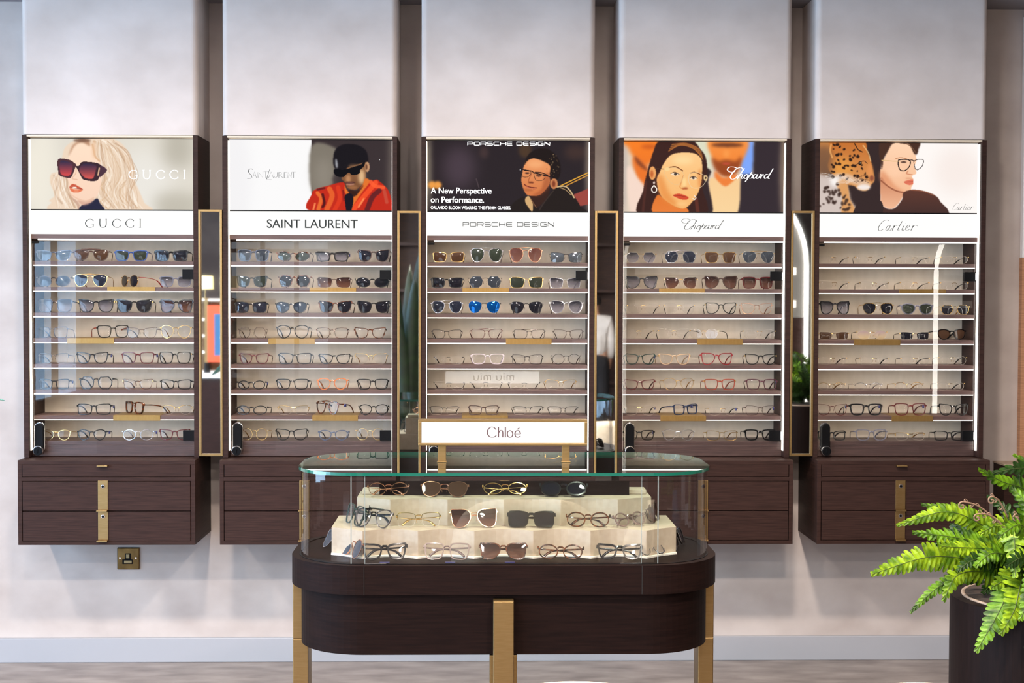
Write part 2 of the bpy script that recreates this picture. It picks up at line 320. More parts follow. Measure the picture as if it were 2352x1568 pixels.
# ------------------------------------------------------------------ lightbox pictures (printed film and painted edge glow, built as a fine colour grid)
class Pic:
    def __init__(s,x0,x1,y0,y1,ox,oy,bg):
        s.sc=460/2352; s.ox,s.oy=ox,oy; s.b=(x0,x1,y0,y1)
        s.nx=int((x1-x0)*s.sc*1.05); s.ny=int((y1-y0)*s.sc*1.05)
        s.X,s.Y=np.meshgrid(np.linspace(x0,x1,s.nx),np.linspace(y0,y1,s.ny)); s.st=(x1-x0)/s.nx
        s.A=np.zeros((s.ny,s.nx,3)); s.A[:]=bg
    def _blur(s,m,b):
        sg=b/s.st
        if sg<.35: return m
        k=int(3*sg)+1; g=np.exp(-.5*(np.arange(-k,k+1)/sg)**2); g/=g.sum()
        p=np.pad(m,k,mode='edge'); p=np.apply_along_axis(lambda r:np.convolve(r,g,'valid'),1,p); return np.apply_along_axis(lambda r:np.convolve(r,g,'valid'),0,p)
    def _mix(s,m,c,a): s.A=s.A*(1-(m*a)[...,None])+np.array(c,float)*(m*a)[...,None]
    def poly(s,pts,c,blur=3,a=1,sm=True):
        q=np.array(cat_rom(pts,4,True) if sm else pts,float); ins=np.zeros(s.X.shape,bool); n=len(q)
        for i in range(n):
            x1,y1=q[i]; x2,y2=q[(i+1)%n]
            if y1==y2: continue
            cond=((s.Y<y1)!=(s.Y<y2)); xi=x1+(s.Y-y1)*(x2-x1)/(y2-y1); ins^=(cond&(s.X<xi))
        m=s._blur(ins.astype(float),blur)
        if isinstance(c,tuple) and isinstance(c[0],tuple):
            ys=q[:,1]; t=np.clip((s.Y-ys.min())/(ys.max()-ys.min()),0,1)[...,None]; cc=np.array(c[0])*(1-t)+np.array(c[1])*t
            s.A=s.A*(1-(m*a)[...,None])+cc*(m*a)[...,None]
        else: s._mix(m,c,a)
        return s
    def ell(s,cx,cy,rx,ry,c,blur=3,a=1,rot=0):
        cr,sr=math.cos(rot),math.sin(rot); dx,dy=s.X-cx,s.Y-cy; u=(dx*cr+dy*sr)/rx; v=(-dx*sr+dy*cr)/ry
        s._mix(s._blur((u*u+v*v<1).astype(float),blur),c,a); return s
    def line(s,pts,w_,c,a=1,sm=True,soft=3):
        q=cat_rom(pts,5) if sm and len(pts)>2 else [np.array(p,float) for p in pts]; d=np.full(s.X.shape,1e9)
        for p0,p1 in zip(q[:-1],q[1:]):
            e=p1-p0; L=(e@e) or 1; t=np.clip(((s.X-p0[0])*e[0]+(s.Y-p0[1])*e[1])/L,0,1)
            d=np.minimum(d,np.hypot(s.X-p0[0]-t*e[0],s.Y-p0[1]-t*e[1]))
        s._mix(np.clip((w_/2-d)/soft+.5,0,1),c,a); return s
    def mesh(s,X0,X1,Z0,Z1,Y,es):
        ny,nx=s.ny,s.nx; xs=np.linspace(X0,X1,nx+1); zs=np.linspace(Z1,Z0,ny+1)
        gx,gz=np.meshgrid(xs,zs); co=np.stack([gx,np.full_like(gx,Y),gz],-1).reshape(-1,3)
        i=np.arange(ny)[:,None]*(nx+1)+np.arange(nx)[None]; f=np.stack([i,i+nx+1,i+nx+2,i+1],-1).reshape(-1,4)
        me=bpy.data.meshes.new('picture'); me.vertices.add(len(co)); me.vertices.foreach_set('co',co.ravel())
        me.loops.add(f.size); me.loops.foreach_set('vertex_index',f.ravel()); me.polygons.add(len(f))
        me.polygons.foreach_set('loop_start',np.arange(0,f.size,4)); me.update(calc_edges=True)
        A=np.clip(s.A/255,0,1); A=np.where(A<=.04045,A/12.92,((A+.055)/1.055)**2.4).reshape(-1,3)
        c=np.ones((len(f)*4,4)); c[:,:3]=np.repeat(A,4,0); at_=me.color_attributes.new('print','FLOAT_COLOR','CORNER'); at_.data.foreach_set('color',c.ravel())
        m=bpy.data.materials.new('backlit_print'); m.use_nodes=True; b=m.node_tree.nodes['Principled BSDF']; n=m.node_tree.nodes.new('ShaderNodeVertexColor'); n.layer_name='print'
        b.inputs['Base Color'].default_value=(.003,.003,.003,1); b.inputs['Roughness'].default_value=.2; b.inputs['Specular IOR Level'].default_value=.0
        m.node_tree.links.new(n.outputs[0],b.inputs['Emission Color']); b.inputs['Emission Strength'].default_value=es
        me.materials.append(m); return me
def pic1():
    p=Pic(160,2070,170,1030,40,280,(226,220,208))
    p.ell(300,600,170,600,(240,234,220),90).ell(1500,700,330,420,(236,232,224),120).ell(1880,300,190,230,(190,184,170),90).ell(1850,950,260,140,(196,190,176),80)
    H=(240,216,192)
    p.poly([(520,420),(560,280),(660,200),(800,160),(1000,150),(1150,180),(1260,270),(1330,400),(1370,520),(1360,650),(1420,800),(1480,950),(1510,1050),(430,1050),(400,950),(370,930),(440,860),(400,760),(380,680),(400,600),(480,570),(500,500)],H,6)
    for q,c,w_ in [([(900,200),(1100,330),(1200,560),(1150,800),(1250,1000)],(212,178,144),30),([(1000,190),(1180,330),(1280,560),(1300,760),(1400,980)],(255,244,228),34),([(1060,200),(1230,400),(1240,600)],(205,168,134),18),
        ([(430,620),(480,720),(440,840),(520,960)],(206,176,150),22),([(500,640),(560,760),(500,860),(600,1010)],(255,242,226),24),([(540,600),(590,700),(560,820)],(214,184,158),18),([(1050,640),(980,760),(1040,860),(960,960),(1060,1020)],(216,176,134),22),
        ([(1100,620),(1040,740),(1120,860),(1060,1000)],(255,240,220),26),([(1260,700),(1200,820),(1300,960)],(220,186,150),16),([(600,860),(700,960),(720,1030)],(200,158,138),30),([(1340,800),(1380,900),(1340,1010)],(250,238,224),26)]: p.line(q,w_,c,.75,soft=12)
    rs=random.Random(5)
    for k in range(70):
        x=900+rs.random()*420; q=[(x*.55+430,185+rs.random()*60),(x,330+rs.random()*120),(x+60+rs.random()*60-60*(k%2),560+rs.random()*120),(x-40+rs.random()*140,780+rs.random()*100),(x+20+rs.random()*160,1020)]
        p.line(q,5+rs.random()*10,[(255,244,230),(214,180,148),(250,232,210),(226,196,166),(190,152,120)][k%5],.45,soft=8)
    for k in range(26):
        x=400+rs.random()*200; p.line([(540,480+rs.random()*60),(x,640+rs.random()*60),(x-20+rs.random()*60,800),(x+40+rs.random()*90,1010)],5+rs.random()*8,[(255,244,230),(206,172,142),(228,198,170)][k%3],.5,soft=8)
    p.poly([(600,420),(630,280),(700,210),(820,190),(880,260),(920,380),(970,450),(980,680),(940,850),(880,905),(800,935),(700,920),(640,880),(610,800),(600,700),(585,640),(560,500)],((255,226,200),(250,214,190)),5)
    p.poly([(600,380),(650,250),(740,190),(830,180),(850,260),(760,215),(680,250),(625,340)],(176,128,98),10,.8).ell(760,190,100,22,(126,92,74),10,.9)
    p.line([(880,240),(910,380),(960,440)],22,(214,170,128),.7,soft=10).ell(900,300,25,110,(238,190,150),14,.6)
    p.poly([(735,1050),(750,985),(850,950),(930,898),(965,960),(1010,1050)],(42,42,66),4).poly([(700,920),(800,938),(900,900),(850,960),(760,985)],(214,160,138),8,.7)
    p.poly([(480,420),(600,425),(655,455),(690,490),(680,520),(640,625),(600,650),(495,620),(478,560)],(82,50,58),2).poly([(680,505),(720,500),(770,450),(960,475),(972,560),(930,680),(780,672),(740,620),(705,545)],(62,40,50),2)
    p.poly([(505,447),(600,452),(645,490),(640,560),(605,622),(510,600)],((48,46,76),(225,78,78)),4).poly([(722,545),(780,472),(915,492),(915,560),(880,655),(790,645),(748,600)],((50,42,70),(228,92,84)),4)
    p.poly([(965,500),(1045,540),(1020,590),(955,636)],(78,52,66),3).line([(958,528),(942,612)],16,(235,190,150),.9,sm=False)
    p.line([(690,540),(680,600),(640,655),(700,668)],9,(226,176,146),.8,soft=6)
    p.poly([(608,760),(640,724),(662,724),(690,736),(765,786),(700,778),(650,760)],(206,92,66),3).poly([(612,766),(660,785),(765,788),(735,818),(680,828),(630,812)],(232,124,88),3).line([(612,764),(660,770),(762,787)],6,(140,50,40)).ell(668,764,26,6,(250,236,222),2).ell(690,806,26,6,(250,176,140),4,.7)
    p.line([(620,850),(700,900),(800,928),(890,890)],14,(232,188,160),.6,soft=10)
    return p
def pic2():
    p=Pic(155,2055,185,1040,500,280,(250,249,249)); p.ell(250,650,160,600,(240,238,240),60,.6)
    p.poly([(1112,150),(2100,150),(2100,1100),(1112,1100)],(58,48,50),2,sm=False).poly([(1112,250),(1395,285),(1370,420),(1385,560),(1350,650),(1340,740),(1112,820)],(128,120,108),14)
    p.ell(1250,600,100,200,(150,142,130),60,.7).ell(2040,600,40,600,(120,108,100),30,.6)  # last ellipse paints backlight glow on the right edge
    p.poly([(1365,420),(1385,310),(1470,240),(1620,235),(1740,300),(1775,430),(1740,520),(1560,560),(1420,560),(1372,500)],(24,20,26),6).ell(1402,470,14,58,(190,192,198),8,.85,-.1)
    p.poly([(1530,520),(1680,470),(1765,460),(1745,580),(1742,680),(1690,740),(1620,790),(1530,765),(1500,700),(1460,650),(1500,600)],((150,104,70),(120,76,48)),5)
    p.ell(1695,630,36,90,(240,200,150),18,.9).ell(1600,500,60,24,(120,88,64),12,.8).ell(1762,510,26,62,(198,150,112),4).ell(1752,510,12,36,(110,70,50),5)
    p.ell(1540,660,30,50,(196,140,96),12,.9).ell(1560,700,60,13,(104,62,54),4).ell(1562,722,50,14,(176,122,104),5).line([(1500,710),(1560,712),(1622,704)],5,(60,34,30)).ell(1590,760,60,22,(170,112,72),12,.8)
    p.poly([(1366,560),(1400,535),(1480,545),(1570,520),(1690,478),(1735,438),(1725,500),(1680,545),(1668,590),(1590,612),(1548,580),(1520,600),(1475,636),(1400,622)],(10,9,16),2)
    p.poly([(1112,850),(1160,785),(1300,742),(1480,698),(1515,790),(1600,870),(1720,720),(1860,668),(1900,682),(2000,780),(2040,900),(2060,1060),(1112,1060)],(196,42,24),4)
    for q,c,w_ in [([(1180,830),(1220,900),(1190,1030)],(240,120,50),44),([(1320,780),(1350,870),(1290,1030)],(236,104,44),60),([(1240,850),(1260,950),(1240,1000)],(66,16,22),30),([(1420,760),(1440,900),(1380,1040)],(226,60,30),50),([(1480,800),(1490,920)],(120,24,24),20),
        ([(1860,700),(1780,800),(1700,900),(1600,1030)],(250,84,40),60),([(1800,690),(1850,740),(1950,760)],(255,96,50),46),([(1900,800),(1820,880),(1760,1030)],(90,30,36),60),([(1720,900),(1660,1000)],(255,150,90),20),([(1960,800),(1990,940)],(200,80,60),40),([(1150,960),(1130,1040)],(255,150,90),20),([(1180,790),(1260,770)],(90,24,30),24)]: p.line(q,w_,c,.85,soft=14)
    p.poly([(1498,740),(1530,800),(1600,860),(1700,740),(1740,650),(1790,690),(1700,820),(1610,960),(1560,1050),(1540,900),(1500,820)],(228,116,44),5).poly([(1540,790),(1640,800),(1720,730),(1640,850),(1590,870)],(56,30,24),6)
    p.poly([(1505,850),(1570,835),(1600,900),(1570,1060),(1520,1060),(1500,920)],(24,18,30),3).ell(1905,420,6,6,(230,230,230),2)
    return p
def pic3():
    p=Pic(165,2055,200,1045,950,280,(44,36,40)); p.ell(540,520,190,260,(78,64,74),80,.9).ell(1310,310,75,90,(92,66,42),20,.7).ell(1900,330,130,90,(82,58,50),40,.6).ell(190,560,30,500,(150,138,120),24,.7).ell(2045,560,30,500,(150,134,118),24,.7)  # paler side ellipses paint the lightbox's edge glow into the picture
    p.ell(225,735,46,46,(240,160,74),12).ell(290,735,46,46,(240,160,74),12).ell(830,340,50,70,(84,62,60),24,.6).line([(740,660),(770,760)],14,(90,76,80),.6)
    p.poly([(1860,850),(2060,765),(2060,960),(1950,985)],(158,72,62),4,sm=False).line([(1700,750),(2060,570)],13,(226,166,56),sm=False).line([(1775,745),(2060,600)],12,(214,150,60),sm=False)
    p.poly([(1140,1060),(1165,960),(1220,910),(1320,875),(1480,1010),(1640,780),(1780,745),(1890,870),(1960,990),(1980,1060)],(38,30,28),4).line([(1640,800),(1540,930),(1480,1030)],14,(66,54,48),.8,soft=8)
    p.line([(1680,750),(1780,745),(1840,800),(1885,880)],16,(206,178,132)).line([(1720,760),(1790,790),(1850,850)],9,(170,140,100))
    p.poly([(1400,800),(1590,760),(1570,880),(1460,1000),(1390,960)],(58,36,30),6).poly([(1350,862),(1400,950),(1395,1050),(1335,980),(1308,910)],(214,172,118),4).line([(1380,900),(1440,1000)],10,(120,84,60))
    p.poly([(1300,480),(1330,430),(1420,405),(1560,450),(1612,520),(1600,620),(1600,700),(1570,760),(1480,850),(1350,856),(1300,800),(1268,690),(1275,600)],((240,160,104),(214,122,70)),4)
    p.poly([(1540,600),(1600,600),(1598,740),(1490,850),(1400,852),(1500,780)],(150,72,42),14,.5).ell(1430,480,90,40,(250,180,124),20,.7)
    p.poly([(1300,490),(1325,400),(1380,330),(1480,285),(1600,305),(1700,410),(1728,540),(1702,650),(1650,660),(1600,600),(1606,500),(1530,445),(1420,405),(1345,430)],(34,25,24),5)
    for k in range(26): p.ell(1640+70*math.cos(k*1.7)*(k/26)+40*math.sin(k),360+k*10,6,6,(110,84,60) if k%3 else (196,166,120),3,.7)
    p.ell(1648,712,44,64,(206,132,84),4).ell(1645,715,20,40,(130,62,40),7).line([(1300,552),(1380,560)],12,(60,34,26)).line([(1430,575),(1500,580),(1575,612)],13,(60,34,26))
    p.ell(1335,585,28,9,(70,40,34),4).ell(1470,618,32,10,(70,40,34),4).line([(1392,580),(1350,680),(1400,705)],10,(170,90,54),.8,soft=6).ell(1380,700,34,10,(120,58,38),6).line([(1300,722),(1330,742),(1375,756),(1442,764)],12,(118,48,38)).line([(1320,748),(1375,770),(1425,776)],12,(206,112,78),.9).line([(1330,765),(1400,778)],8,(226,140,96),.8).ell(1350,790,60,14,(150,80,50),12,.6)
    p.line([(1275,540),(1375,566),(1352,625),(1290,632),(1270,600)],5,(30,24,26)).line([(1408,588),(1535,618),(1520,668),(1440,672),(1412,600)],5,(34,26,28)).line([(1270,540),(1380,560),(1420,580),(1540,612),(1608,632)],10,(22,18,22)).ell(1255,545,7,7,(220,220,220),2)
    return p
def pic4():
    p=Pic(165,2045,212,1055,1400,280,(228,210,190)); p.ell(185,600,30,500,(200,186,176),20)  # left edge tone imitates backlight falloff
    p.poly([(170,200),(620,200),(560,380),(450,500),(340,460),(260,360),(220,280)],((250,130,40),(240,120,40)),24).poly([(270,420),(440,480),(480,800),(380,820)],(236,118,44),20).poly([(300,380),(430,520),(440,560),(330,480)],(120,60,40),14,.8).ell(470,270,100,26,(190,80,30),20,.7)
    p.poly([(205,620),(240,500),(330,640),(430,780),(420,1080),(260,1080)],(246,218,202),16)
    p.poly([(1000,200),(1200,200),(1200,560),(1060,560)],(222,222,196),20).poly([(1600,200),(1690,200),(1700,450),(1650,620),(1560,620),(1540,480)],(128,168,250),14)
    p.poly([(1690,190),(2060,190),(2060,1100),(1480,1100),(1520,700),(1560,600),(1680,600)],(54,44,50),14,sm=False).ell(2035,600,40,500,(150,128,110),24,.8)  # lighter right edge is painted lightbox glow
    p.poly([(1170,190),(1600,190),(1605,330),(1545,450),(1460,600),(1340,610),(1250,520),(1195,380)],((250,150,70),(240,128,50)),18).poly([(1200,400),(1280,440),(1370,420),(1480,440),(1545,380),(1530,520),(1440,620),(1330,620),(1240,540)],(140,62,30),20,.85).ell(1370,470,50,12,(200,80,60),10).ell(1380,245,190,26,(96,50,34),16,.9).ell(1370,350,36,50,(252,160,80),20,.8)
    p.poly([(1240,560),(1340,640),(1480,600),(1500,660),(1370,760),(1250,680)],(240,130,60),14).poly([(1165,720),(1220,640),(1360,750),(1500,640),(1535,720),(1490,1100),(1200,1100)],((248,206,150),(250,214,160)),10)
    p.poly([(1060,560),(1190,560),(1160,700),(1205,1100),(880,1100)],(56,42,44),8)
    p.poly([(600,200),(960,195),(1060,290),(1130,400),(1145,600),(1090,760),(1120,1100),(365,1100),(400,800),(440,600),(480,450),(520,320)],(62,36,32),5)
    for k in range(9): p.line([(690+k*6,330-k*12),(820+k*10,255-k*4),(960+k*12,280+k*2),(1050+k*6,350+k*10)],8,(206,128,58) if k%2 else (140,80,44),.8,soft=5)
    p.line([(430,700),(400,1050)],30,(92,50,42),.6,soft=14).line([(1020,900),(1040,1050)],40,(120,58,44),.6,soft=14)
    p.poly([(560,860),(650,900),(820,1010),(900,1000),(910,1080),(520,1080)],((228,120,48),(236,130,60)),5).ell(508,590,40,82,(240,168,100),4).ell(500,600,18,46,(196,100,50),8)
    p.poly([(590,580),(640,470),(720,370),(850,338),(1000,350),(1078,420),(1088,560),(1078,700),(1040,830),(970,940),(900,1008),(820,1012),(720,960),(620,880),(575,780),(560,660)],((254,204,140),(248,184,112)),4)
    p.poly([(565,640),(620,620),(700,820),(820,990),(700,960),(600,860)],(232,140,66),24,.7).ell(860,430,120,50,(255,224,164),30,.8).ell(1060,650,20,120,(226,130,60),14,.6)
    p.line([(700,520),(780,512),(862,560)],13,(128,70,34)).line([(950,588),(1000,575),(1062,600)],11,(128,70,34))
    p.ell(772,600,48,18,(252,226,196),4).ell(776,598,17,17,(74,62,56),3).line([(722,592),(770,576),(822,606)],7,(76,44,30)).ell(990,648,42,17,(252,226,196),4).ell(985,645,16,16,(74,62,56),3).line([(945,642),(990,626),(1032,650)],7,(76,44,30))
    p.line([(868,620),(838,720),(832,760),(868,782)],10,(220,136,70),.8,soft=8).ell(890,772,36,12,(170,76,40),8).ell(880,700,20,60,(255,226,160),14,.8)
    p.poly([(748,856),(830,838),(930,878),(900,912),(820,898)],(214,78,50),3).line([(752,858),(840,864),(928,880)],5,(140,40,30)).ell(850,960,70,20,(255,206,140),16,.7)
    p.line([(640,545),(700,520),(800,530),(870,590),(850,680),(800,730),(720,700),(660,620),(640,545)],4,(226,196,150),.9).line([(930,640),(950,590),(1040,580),(1140,640),(1110,720),(1050,765),(970,760),(935,700),(930,640)],5,(236,214,176),.95)
    p.line([(545,530),(640,540)],7,(70,50,40)).ell(680,540,32,22,(250,214,150),4).ell(1128,645,24,34,(240,206,150),4).ell(1128,645,10,14,(60,40,30),3)
    p.line([(527,738),(500,775),(510,815),(545,818),(558,780),(527,738)],13,(250,240,228)).ell(527,705,13,14,(220,200,190),3).line([(1000,862),(1018,885),(1000,908),(982,895)],12,(246,232,214))
    return p
def pic5():
    p=Pic(275,2145,222,1068,1830,280,(254,248,244)); p.ell(1900,550,260,300,(248,236,230),90)
    p.poly([(200,150),(1012,150),(1012,1150),(200,1150)],(56,42,42),2,sm=False)
    p.poly([(270,200),(430,200),(440,420),(400,620),(270,640)],((200,130,70),(120,90,70)),16)
    p.poly([(430,200),(800,200),(850,330),(890,430),(930,600),(936,680),(890,740),(850,800),(760,795),(700,745),(600,720),(440,600),(390,500),(420,360)],((196,110,46),(226,160,96)),6)
    p.ell(560,520,120,110,(236,160,70),40,.8).ell(880,560,30,90,(232,150,86),16,.8).poly([(470,600),(620,600),(720,640),(860,690),(880,760),(700,720),(560,660)],(230,200,176),14,.8).ell(810,760,80,34,(244,232,226),10).ell(905,650,26,36,(150,84,60),8).line([(800,250),(860,340),(890,440)],14,(244,200,140),.7,soft=8)
    p.poly([(270,620),(420,640),(560,640),(640,820),(660,920),(740,1100),(270,1100)],(212,196,188),14).poly([(480,700),(600,670),(640,820),(655,910),(740,1100),(560,1100),(560,880)],(222,160,100),8).ell(470,690,50,60,(250,244,240),20).poly([(270,300),(420,300),(440,560),(300,600)],(110,78,60),30,.6)
    rnd=random.Random(3)
    for k in range(64):
        x=430+rnd.random()*430; y=240+rnd.random()*440
        if x>640+ (y-200)*.55 or x<400+abs(y-480)*.1: continue
        p.ell(x,y,10+rnd.random()*14,8+rnd.random()*12,(44,26,20),4,.95,rnd.random()*3)
    for k in range(46):
        x=285+rnd.random()*400; y=680+rnd.random()*370
        if x>560+(y-700)*.35: continue
        p.ell(x,y,14+rnd.random()*18,9+rnd.random()*14,(58,40,34),6,.85,rnd.random()*3)
    for k in range(40): p.ell(700+rnd.random()*180,600+rnd.random()*110,6,4,(60,36,30),3,.8)
    p.ell(765,468,20,22,(30,20,18),3).ell(768,462,8,9,(190,180,150),2).line([(700,500),(800,440),(850,470)],8,(50,30,24),.8)
    for k in range(7): p.line([(700-k*12,680+k*6),(560,625+k*14),(320+k*22,590+k*22)],4,(250,240,232),.8)
    p.line([(425,240),(415,320),(440,400)],20,(236,170,100),.8,soft=8).line([(700,230),(740,300),(790,330)],14,(30,20,18),.7)
    p.poly([(1012,500),(1050,400),(1120,250),(1200,200),(1330,200),(1400,330),(1425,420),(1405,500),(1425,575),(1410,602),(1372,620),(1392,665),(1388,720),(1366,760),(1362,805),(1300,822),(1200,802),(1100,745),(1012,665)],((255,214,180),(246,190,150)),3)
    p.poly([(1012,560),(1080,600),(1180,740),(1300,822),(1180,800),(1012,680)],(226,150,108),20,.8).ell(1180,560,100,70,(255,208,172),30,.7)
    p.poly([(1012,640),(1100,745),(1270,822),(1250,910),(1180,1005),(1110,1024),(1035,985),(1012,940)],((206,134,98),(244,188,152)),5).line([(1015,680),(1100,750),(1200,805),(1300,824)],16,(150,86,60),.9,soft=10)
    p.poly([(1014,180),(1440,180),(1445,300),(1430,355),(1395,345),(1340,238),(1280,228),(1150,226),(1090,320),(1040,420),(1030,500),(1014,520)],(74,48,38),6).line([(1300,225),(1370,270),(1420,340)],10,(120,84,64),.8)
    p.poly([(1012,930),(1040,990),(1110,1026),(1190,1005),(1265,900),(1275,826),(1370,788),(1500,800),(1640,850),(1710,930),(1765,1100),(900,1100),(900,930)],((96,58,48),(66,46,44)),4)
    p.poly([(800,900),(1012,925),(1012,1100),(700,1100)],(56,42,42),3).line([(1370,792),(1500,805),(1640,855)],12,(150,88,64),.8,soft=8)
    p.line([(1215,425),(1280,418),(1348,432),(1345,500),(1290,555),(1235,545),(1212,480),(1215,425)],12,(44,34,34)).line([(1392,440),(1440,418),(1505,424),(1492,500),(1440,546)],8,(52,40,40)).line([(1440,546),(1412,530),(1395,450)],7,(60,48,46)).line([(1340,432),(1370,424),(1400,440)],10,(44,34,34)).line([(1020,430),(1120,438),(1215,442)],9,(222,186,130))
    p.ell(1275,452,34,10,(70,46,38),5).line([(1180,410),(1240,396),(1310,410)],10,(196,130,90),.9).line([(1330,560),(1310,590),(1380,605)],10,(200,120,84),.8,soft=6)
    p.poly([(1280,695),(1340,668),(1390,664),(1388,690),(1385,722),(1330,728)],(226,118,92),3).line([(1280,695),(1340,692),(1388,690)],5,(150,70,56)).ell(1340,650,40,8,(214,140,104),8,.7)
    return p
PICS=[pic1(),pic2(),pic3(),pic4(),pic5()]
ORG=[(40,280),(500,280),(950,280),(1400,280),(1830,280)]
# ------------------------------------------------------------------ display towers
SHELF_POWER=.28
def shelf_lamp(par,w_,loc,e_):
    l=bpy.data.lights.new('shelf_strip_lamp','AREA'); l.shape='RECTANGLE'; l.size=w_; l.size_y=.008; l.energy=e_; l.color=(1,.93,.82)
    o=bpy.data.objects.new('shelf_strip_lamp',l); o.parent=par; o.location=loc; o.rotation_euler=(.25,0,0); COL.objects.link(o)
LIP=[1.5627,1.4655,1.369,1.2725,1.1755,1.0785,.982]; ZBOT=.886; ZK=.8285
TRAY=[{2:(247,357),4:(154,262),7:(259,367)},{2:(711,818),4:(616,723),7:(717,822)},{2:(1062,1169),4:(1162,1267),7:(1061,1167)},{2:(1513,1618),4:(1601,1706),7:(1518,1623)},{2:(2064,2171),4:(1962,2068),7:(2050,2145)}]
TDESC=['blonde woman poster','red jacket poster','curly-haired man poster','earring woman poster','leopard poster']
TPOS=['far left','second from left','centre','second from right','far right']
YD=.045; YG=.060; YBK=.200; TP=.018
for i in range(5):
    xc=(i-2)*P; x0,x1=xc-HX,xc+HX; a,b=x0+TP,x1-TP
    t=thing('display_tower','tall dark wood eyewear display tower headed by the %s, %s'%(TDESC[i],TPOS[i]),'display tower',(xc,0,ZK),'eyewear display towers along the wall')
    def Q(mb):
        mb.v=[(v[0]-xc,v[1],v[2]-ZK) for v in mb.v]; return mb
    for s,(p,q) in enumerate(((x0,a),(b,x1))):
        Q(MB().box(p,q,0,YW-.001,ZK,ZT)).build('side_panel',WOOD,t,bevel=.0008)
        X=a if s==0 else b; d=1 if s==0 else -1
        Q(MB().add([(X,.012,0),(X+d*.0045,.018,0),(X+d*.0045,.036,0),(X,.036,0),(X,.012,1),(X+d*.0045,.018,1),(X+d*.0045,.036,1),(X,.036,1)],[(0,1,2,3),(4,5,6,7),(0,1,5,4),(1,2,6,5),(2,3,7,6)])).v
        l=MB(); zs=(ZK+.024,ZT-.014)
        l.prism([(X,.020),(X+d*.0026,.024),(X+d*.0026,.038),(X,.038)],zs[0],zs[1]); Q(l).build('side_light_strip',LEDV,t)
    Q(MB().box(a,b,YBK,YW-.002,ZK,1.6625)).build('back_panel',BACKM,t)
    Q(MB().box(a,b,-.0005,YW-.002,ZT-.006,ZT)).build('light_bleed_strip',mat('light_bleed_cream',(206,190,168),.5,0),t)  # added cream strip paints the light bleed along the plaster's lower edge
    Q(MB().box(a,b,.05,YW-.002,1.6625,ZT-.006)).build('light_box',DARKGAP,t)
    # backlit picture and sign
    pc=PICS[i]; me=pc.mesh(a+.001-xc,b-.001-xc,1.7562-ZK,ZT-.009-ZK,.040,.667); pp=put('poster',me,t)
    pp['label']='backlit poster, '+['blonde woman in large sunglasses','man in sunglasses and red jacket beside white panel','curly-haired man in glasses on dark ground','woman with gold glasses and earrings','leopard facing a young man in glasses'][i]
    Q(MB().box(a+.001,b-.001,.038,.0499,1.6625,1.7515)).build('sign_panel',SIGNM,t); sp=t.children[-1]
    Q(MB().box(a,b,.040,.0499,1.7515,1.7562)).build('divider_bar',BLACK,t)
    ox,oy=ORG[i]; B=ztf(ox,oy,460/2352,.038); BP=ztf(ox,oy,460/2352,.040); YL=.0375; YP=.0394
    def L(mb,m,par,name='lettering'):
        mb.v=[(v[0]-xc,v[1],v[2]-ZK) for v in mb.v]; return mb.build(name,m,par,recalc=False)
    if i==0:
        ps,tf=fit(word('GUCCI','serif',.58),B,800,1460,1140,1240); L(strokes(ps,tf,.0010,.0034,0,YL),LETTER,sp)
        ps,tf=fit(word('GUCCI','serif',.58),BP,1310,1980,565,668); L(strokes(ps,tf,.0008,.0030,0,YP),LETW,pp)
    if i==1:
        o=bfont('SAINT LAURENT',B,578,1645,1243,98,YL,LETTER,'lettering',sp); 
        for v in o.data.vertices: v.co.x-=xc; v.co.z-=ZK
        L(strokes(SLAU,BP,.0004,.0014,.2,YP,smooth=False),LETTER,pp)
        L(strokes([SLAU[0]],BP,.0004,.0016,.2,YP),LETTER,pp)
    if i==2:
        ps,tf=fit(word('PORSCHE DESIGN','sq',.38),B,580,1645,1180,1226); L(strokes(ps,tf,.0021,.0021,0,YL,smooth=False),LETTER,sp)
        ps,tf=fit(word('PORSCHE DESIGN','sq',.38),BP,635,1600,237,274); L(strokes(ps,tf,.0022,.0022,0,YP,smooth=False),LETW,pp)
        for tx,u0,u1,v,h in (('A New Perspective',202,915,838,66),('on Performance.',202,826,945,66),("ORLANDO BLOOM WEARING THE P'81004 GLASSES.",202,1144,1022,32)):
            o=bfont(tx,BP,u0,u1,v,h,YP,LETW,'lettering',pp)
            for vv in o.data.vertices: vv.co.x-=xc; vv.co.z-=ZK
    if i==3:
        L(strokes(CHOP,B,.0005,.0025,0,YL),LETTER,sp)
        L(strokes(CHOP,boxtf(BP,(845,1340,1133,1292),(1380,1925,525,702)),.0008,.0036,0,YP),LETW,pp)
    if i==4:
        L(strokes(CART,B,.0005,.0024,0,YL),LETTER,sp)
        L(strokes(CART,boxtf(BP,(950,1430,1150,1280),(1830,2085,955,1036)),.0003,.0013,0,YP),LETTER,pp)
    shelf_lamp(t,.56,(0,.052,1.640-ZK),SHELF_POWER)
    # header bar with its light line
    Q(MB().box(a,b,.030,.20,1.6455,1.6625)).build('header_bar',SHELFW,t)
    Q(MB().box(a+.028,b,.034,.044,1.641,1.6455)).build('light_strip',LED,t)
    # shelves
    for k,z in enumerate(LIP):
        tr=TRAY[i].get(k+1)
        sh=Q(MB().box(a+.002,b-.002,.050,YBK,z-.0145,z)).build('shelf',SHELFW,t,bevel=.0008)
        shelf_lamp(t,.56,(0,.062,z-.0185-ZK),SHELF_POWER if k<6 else SHELF_POWER*.75)
        segs=[(a+.004,b-.004)]
        if tr:
            tx0,tx1=ax(tr[0],.048),ax(tr[1],.048); deep=.0145 if k==1 else .0195
            Q(MB().box(tx0,tx1,.0475,.0499,z-deep,z+.001).box(tx0,tx1,.0475,YBK-.004,z,z+.0012)).build('brass_tray',GOLDS,t,bevel=.0004)
            if k!=1: segs=[(a+.004,tx0),(tx1,b-.004)]
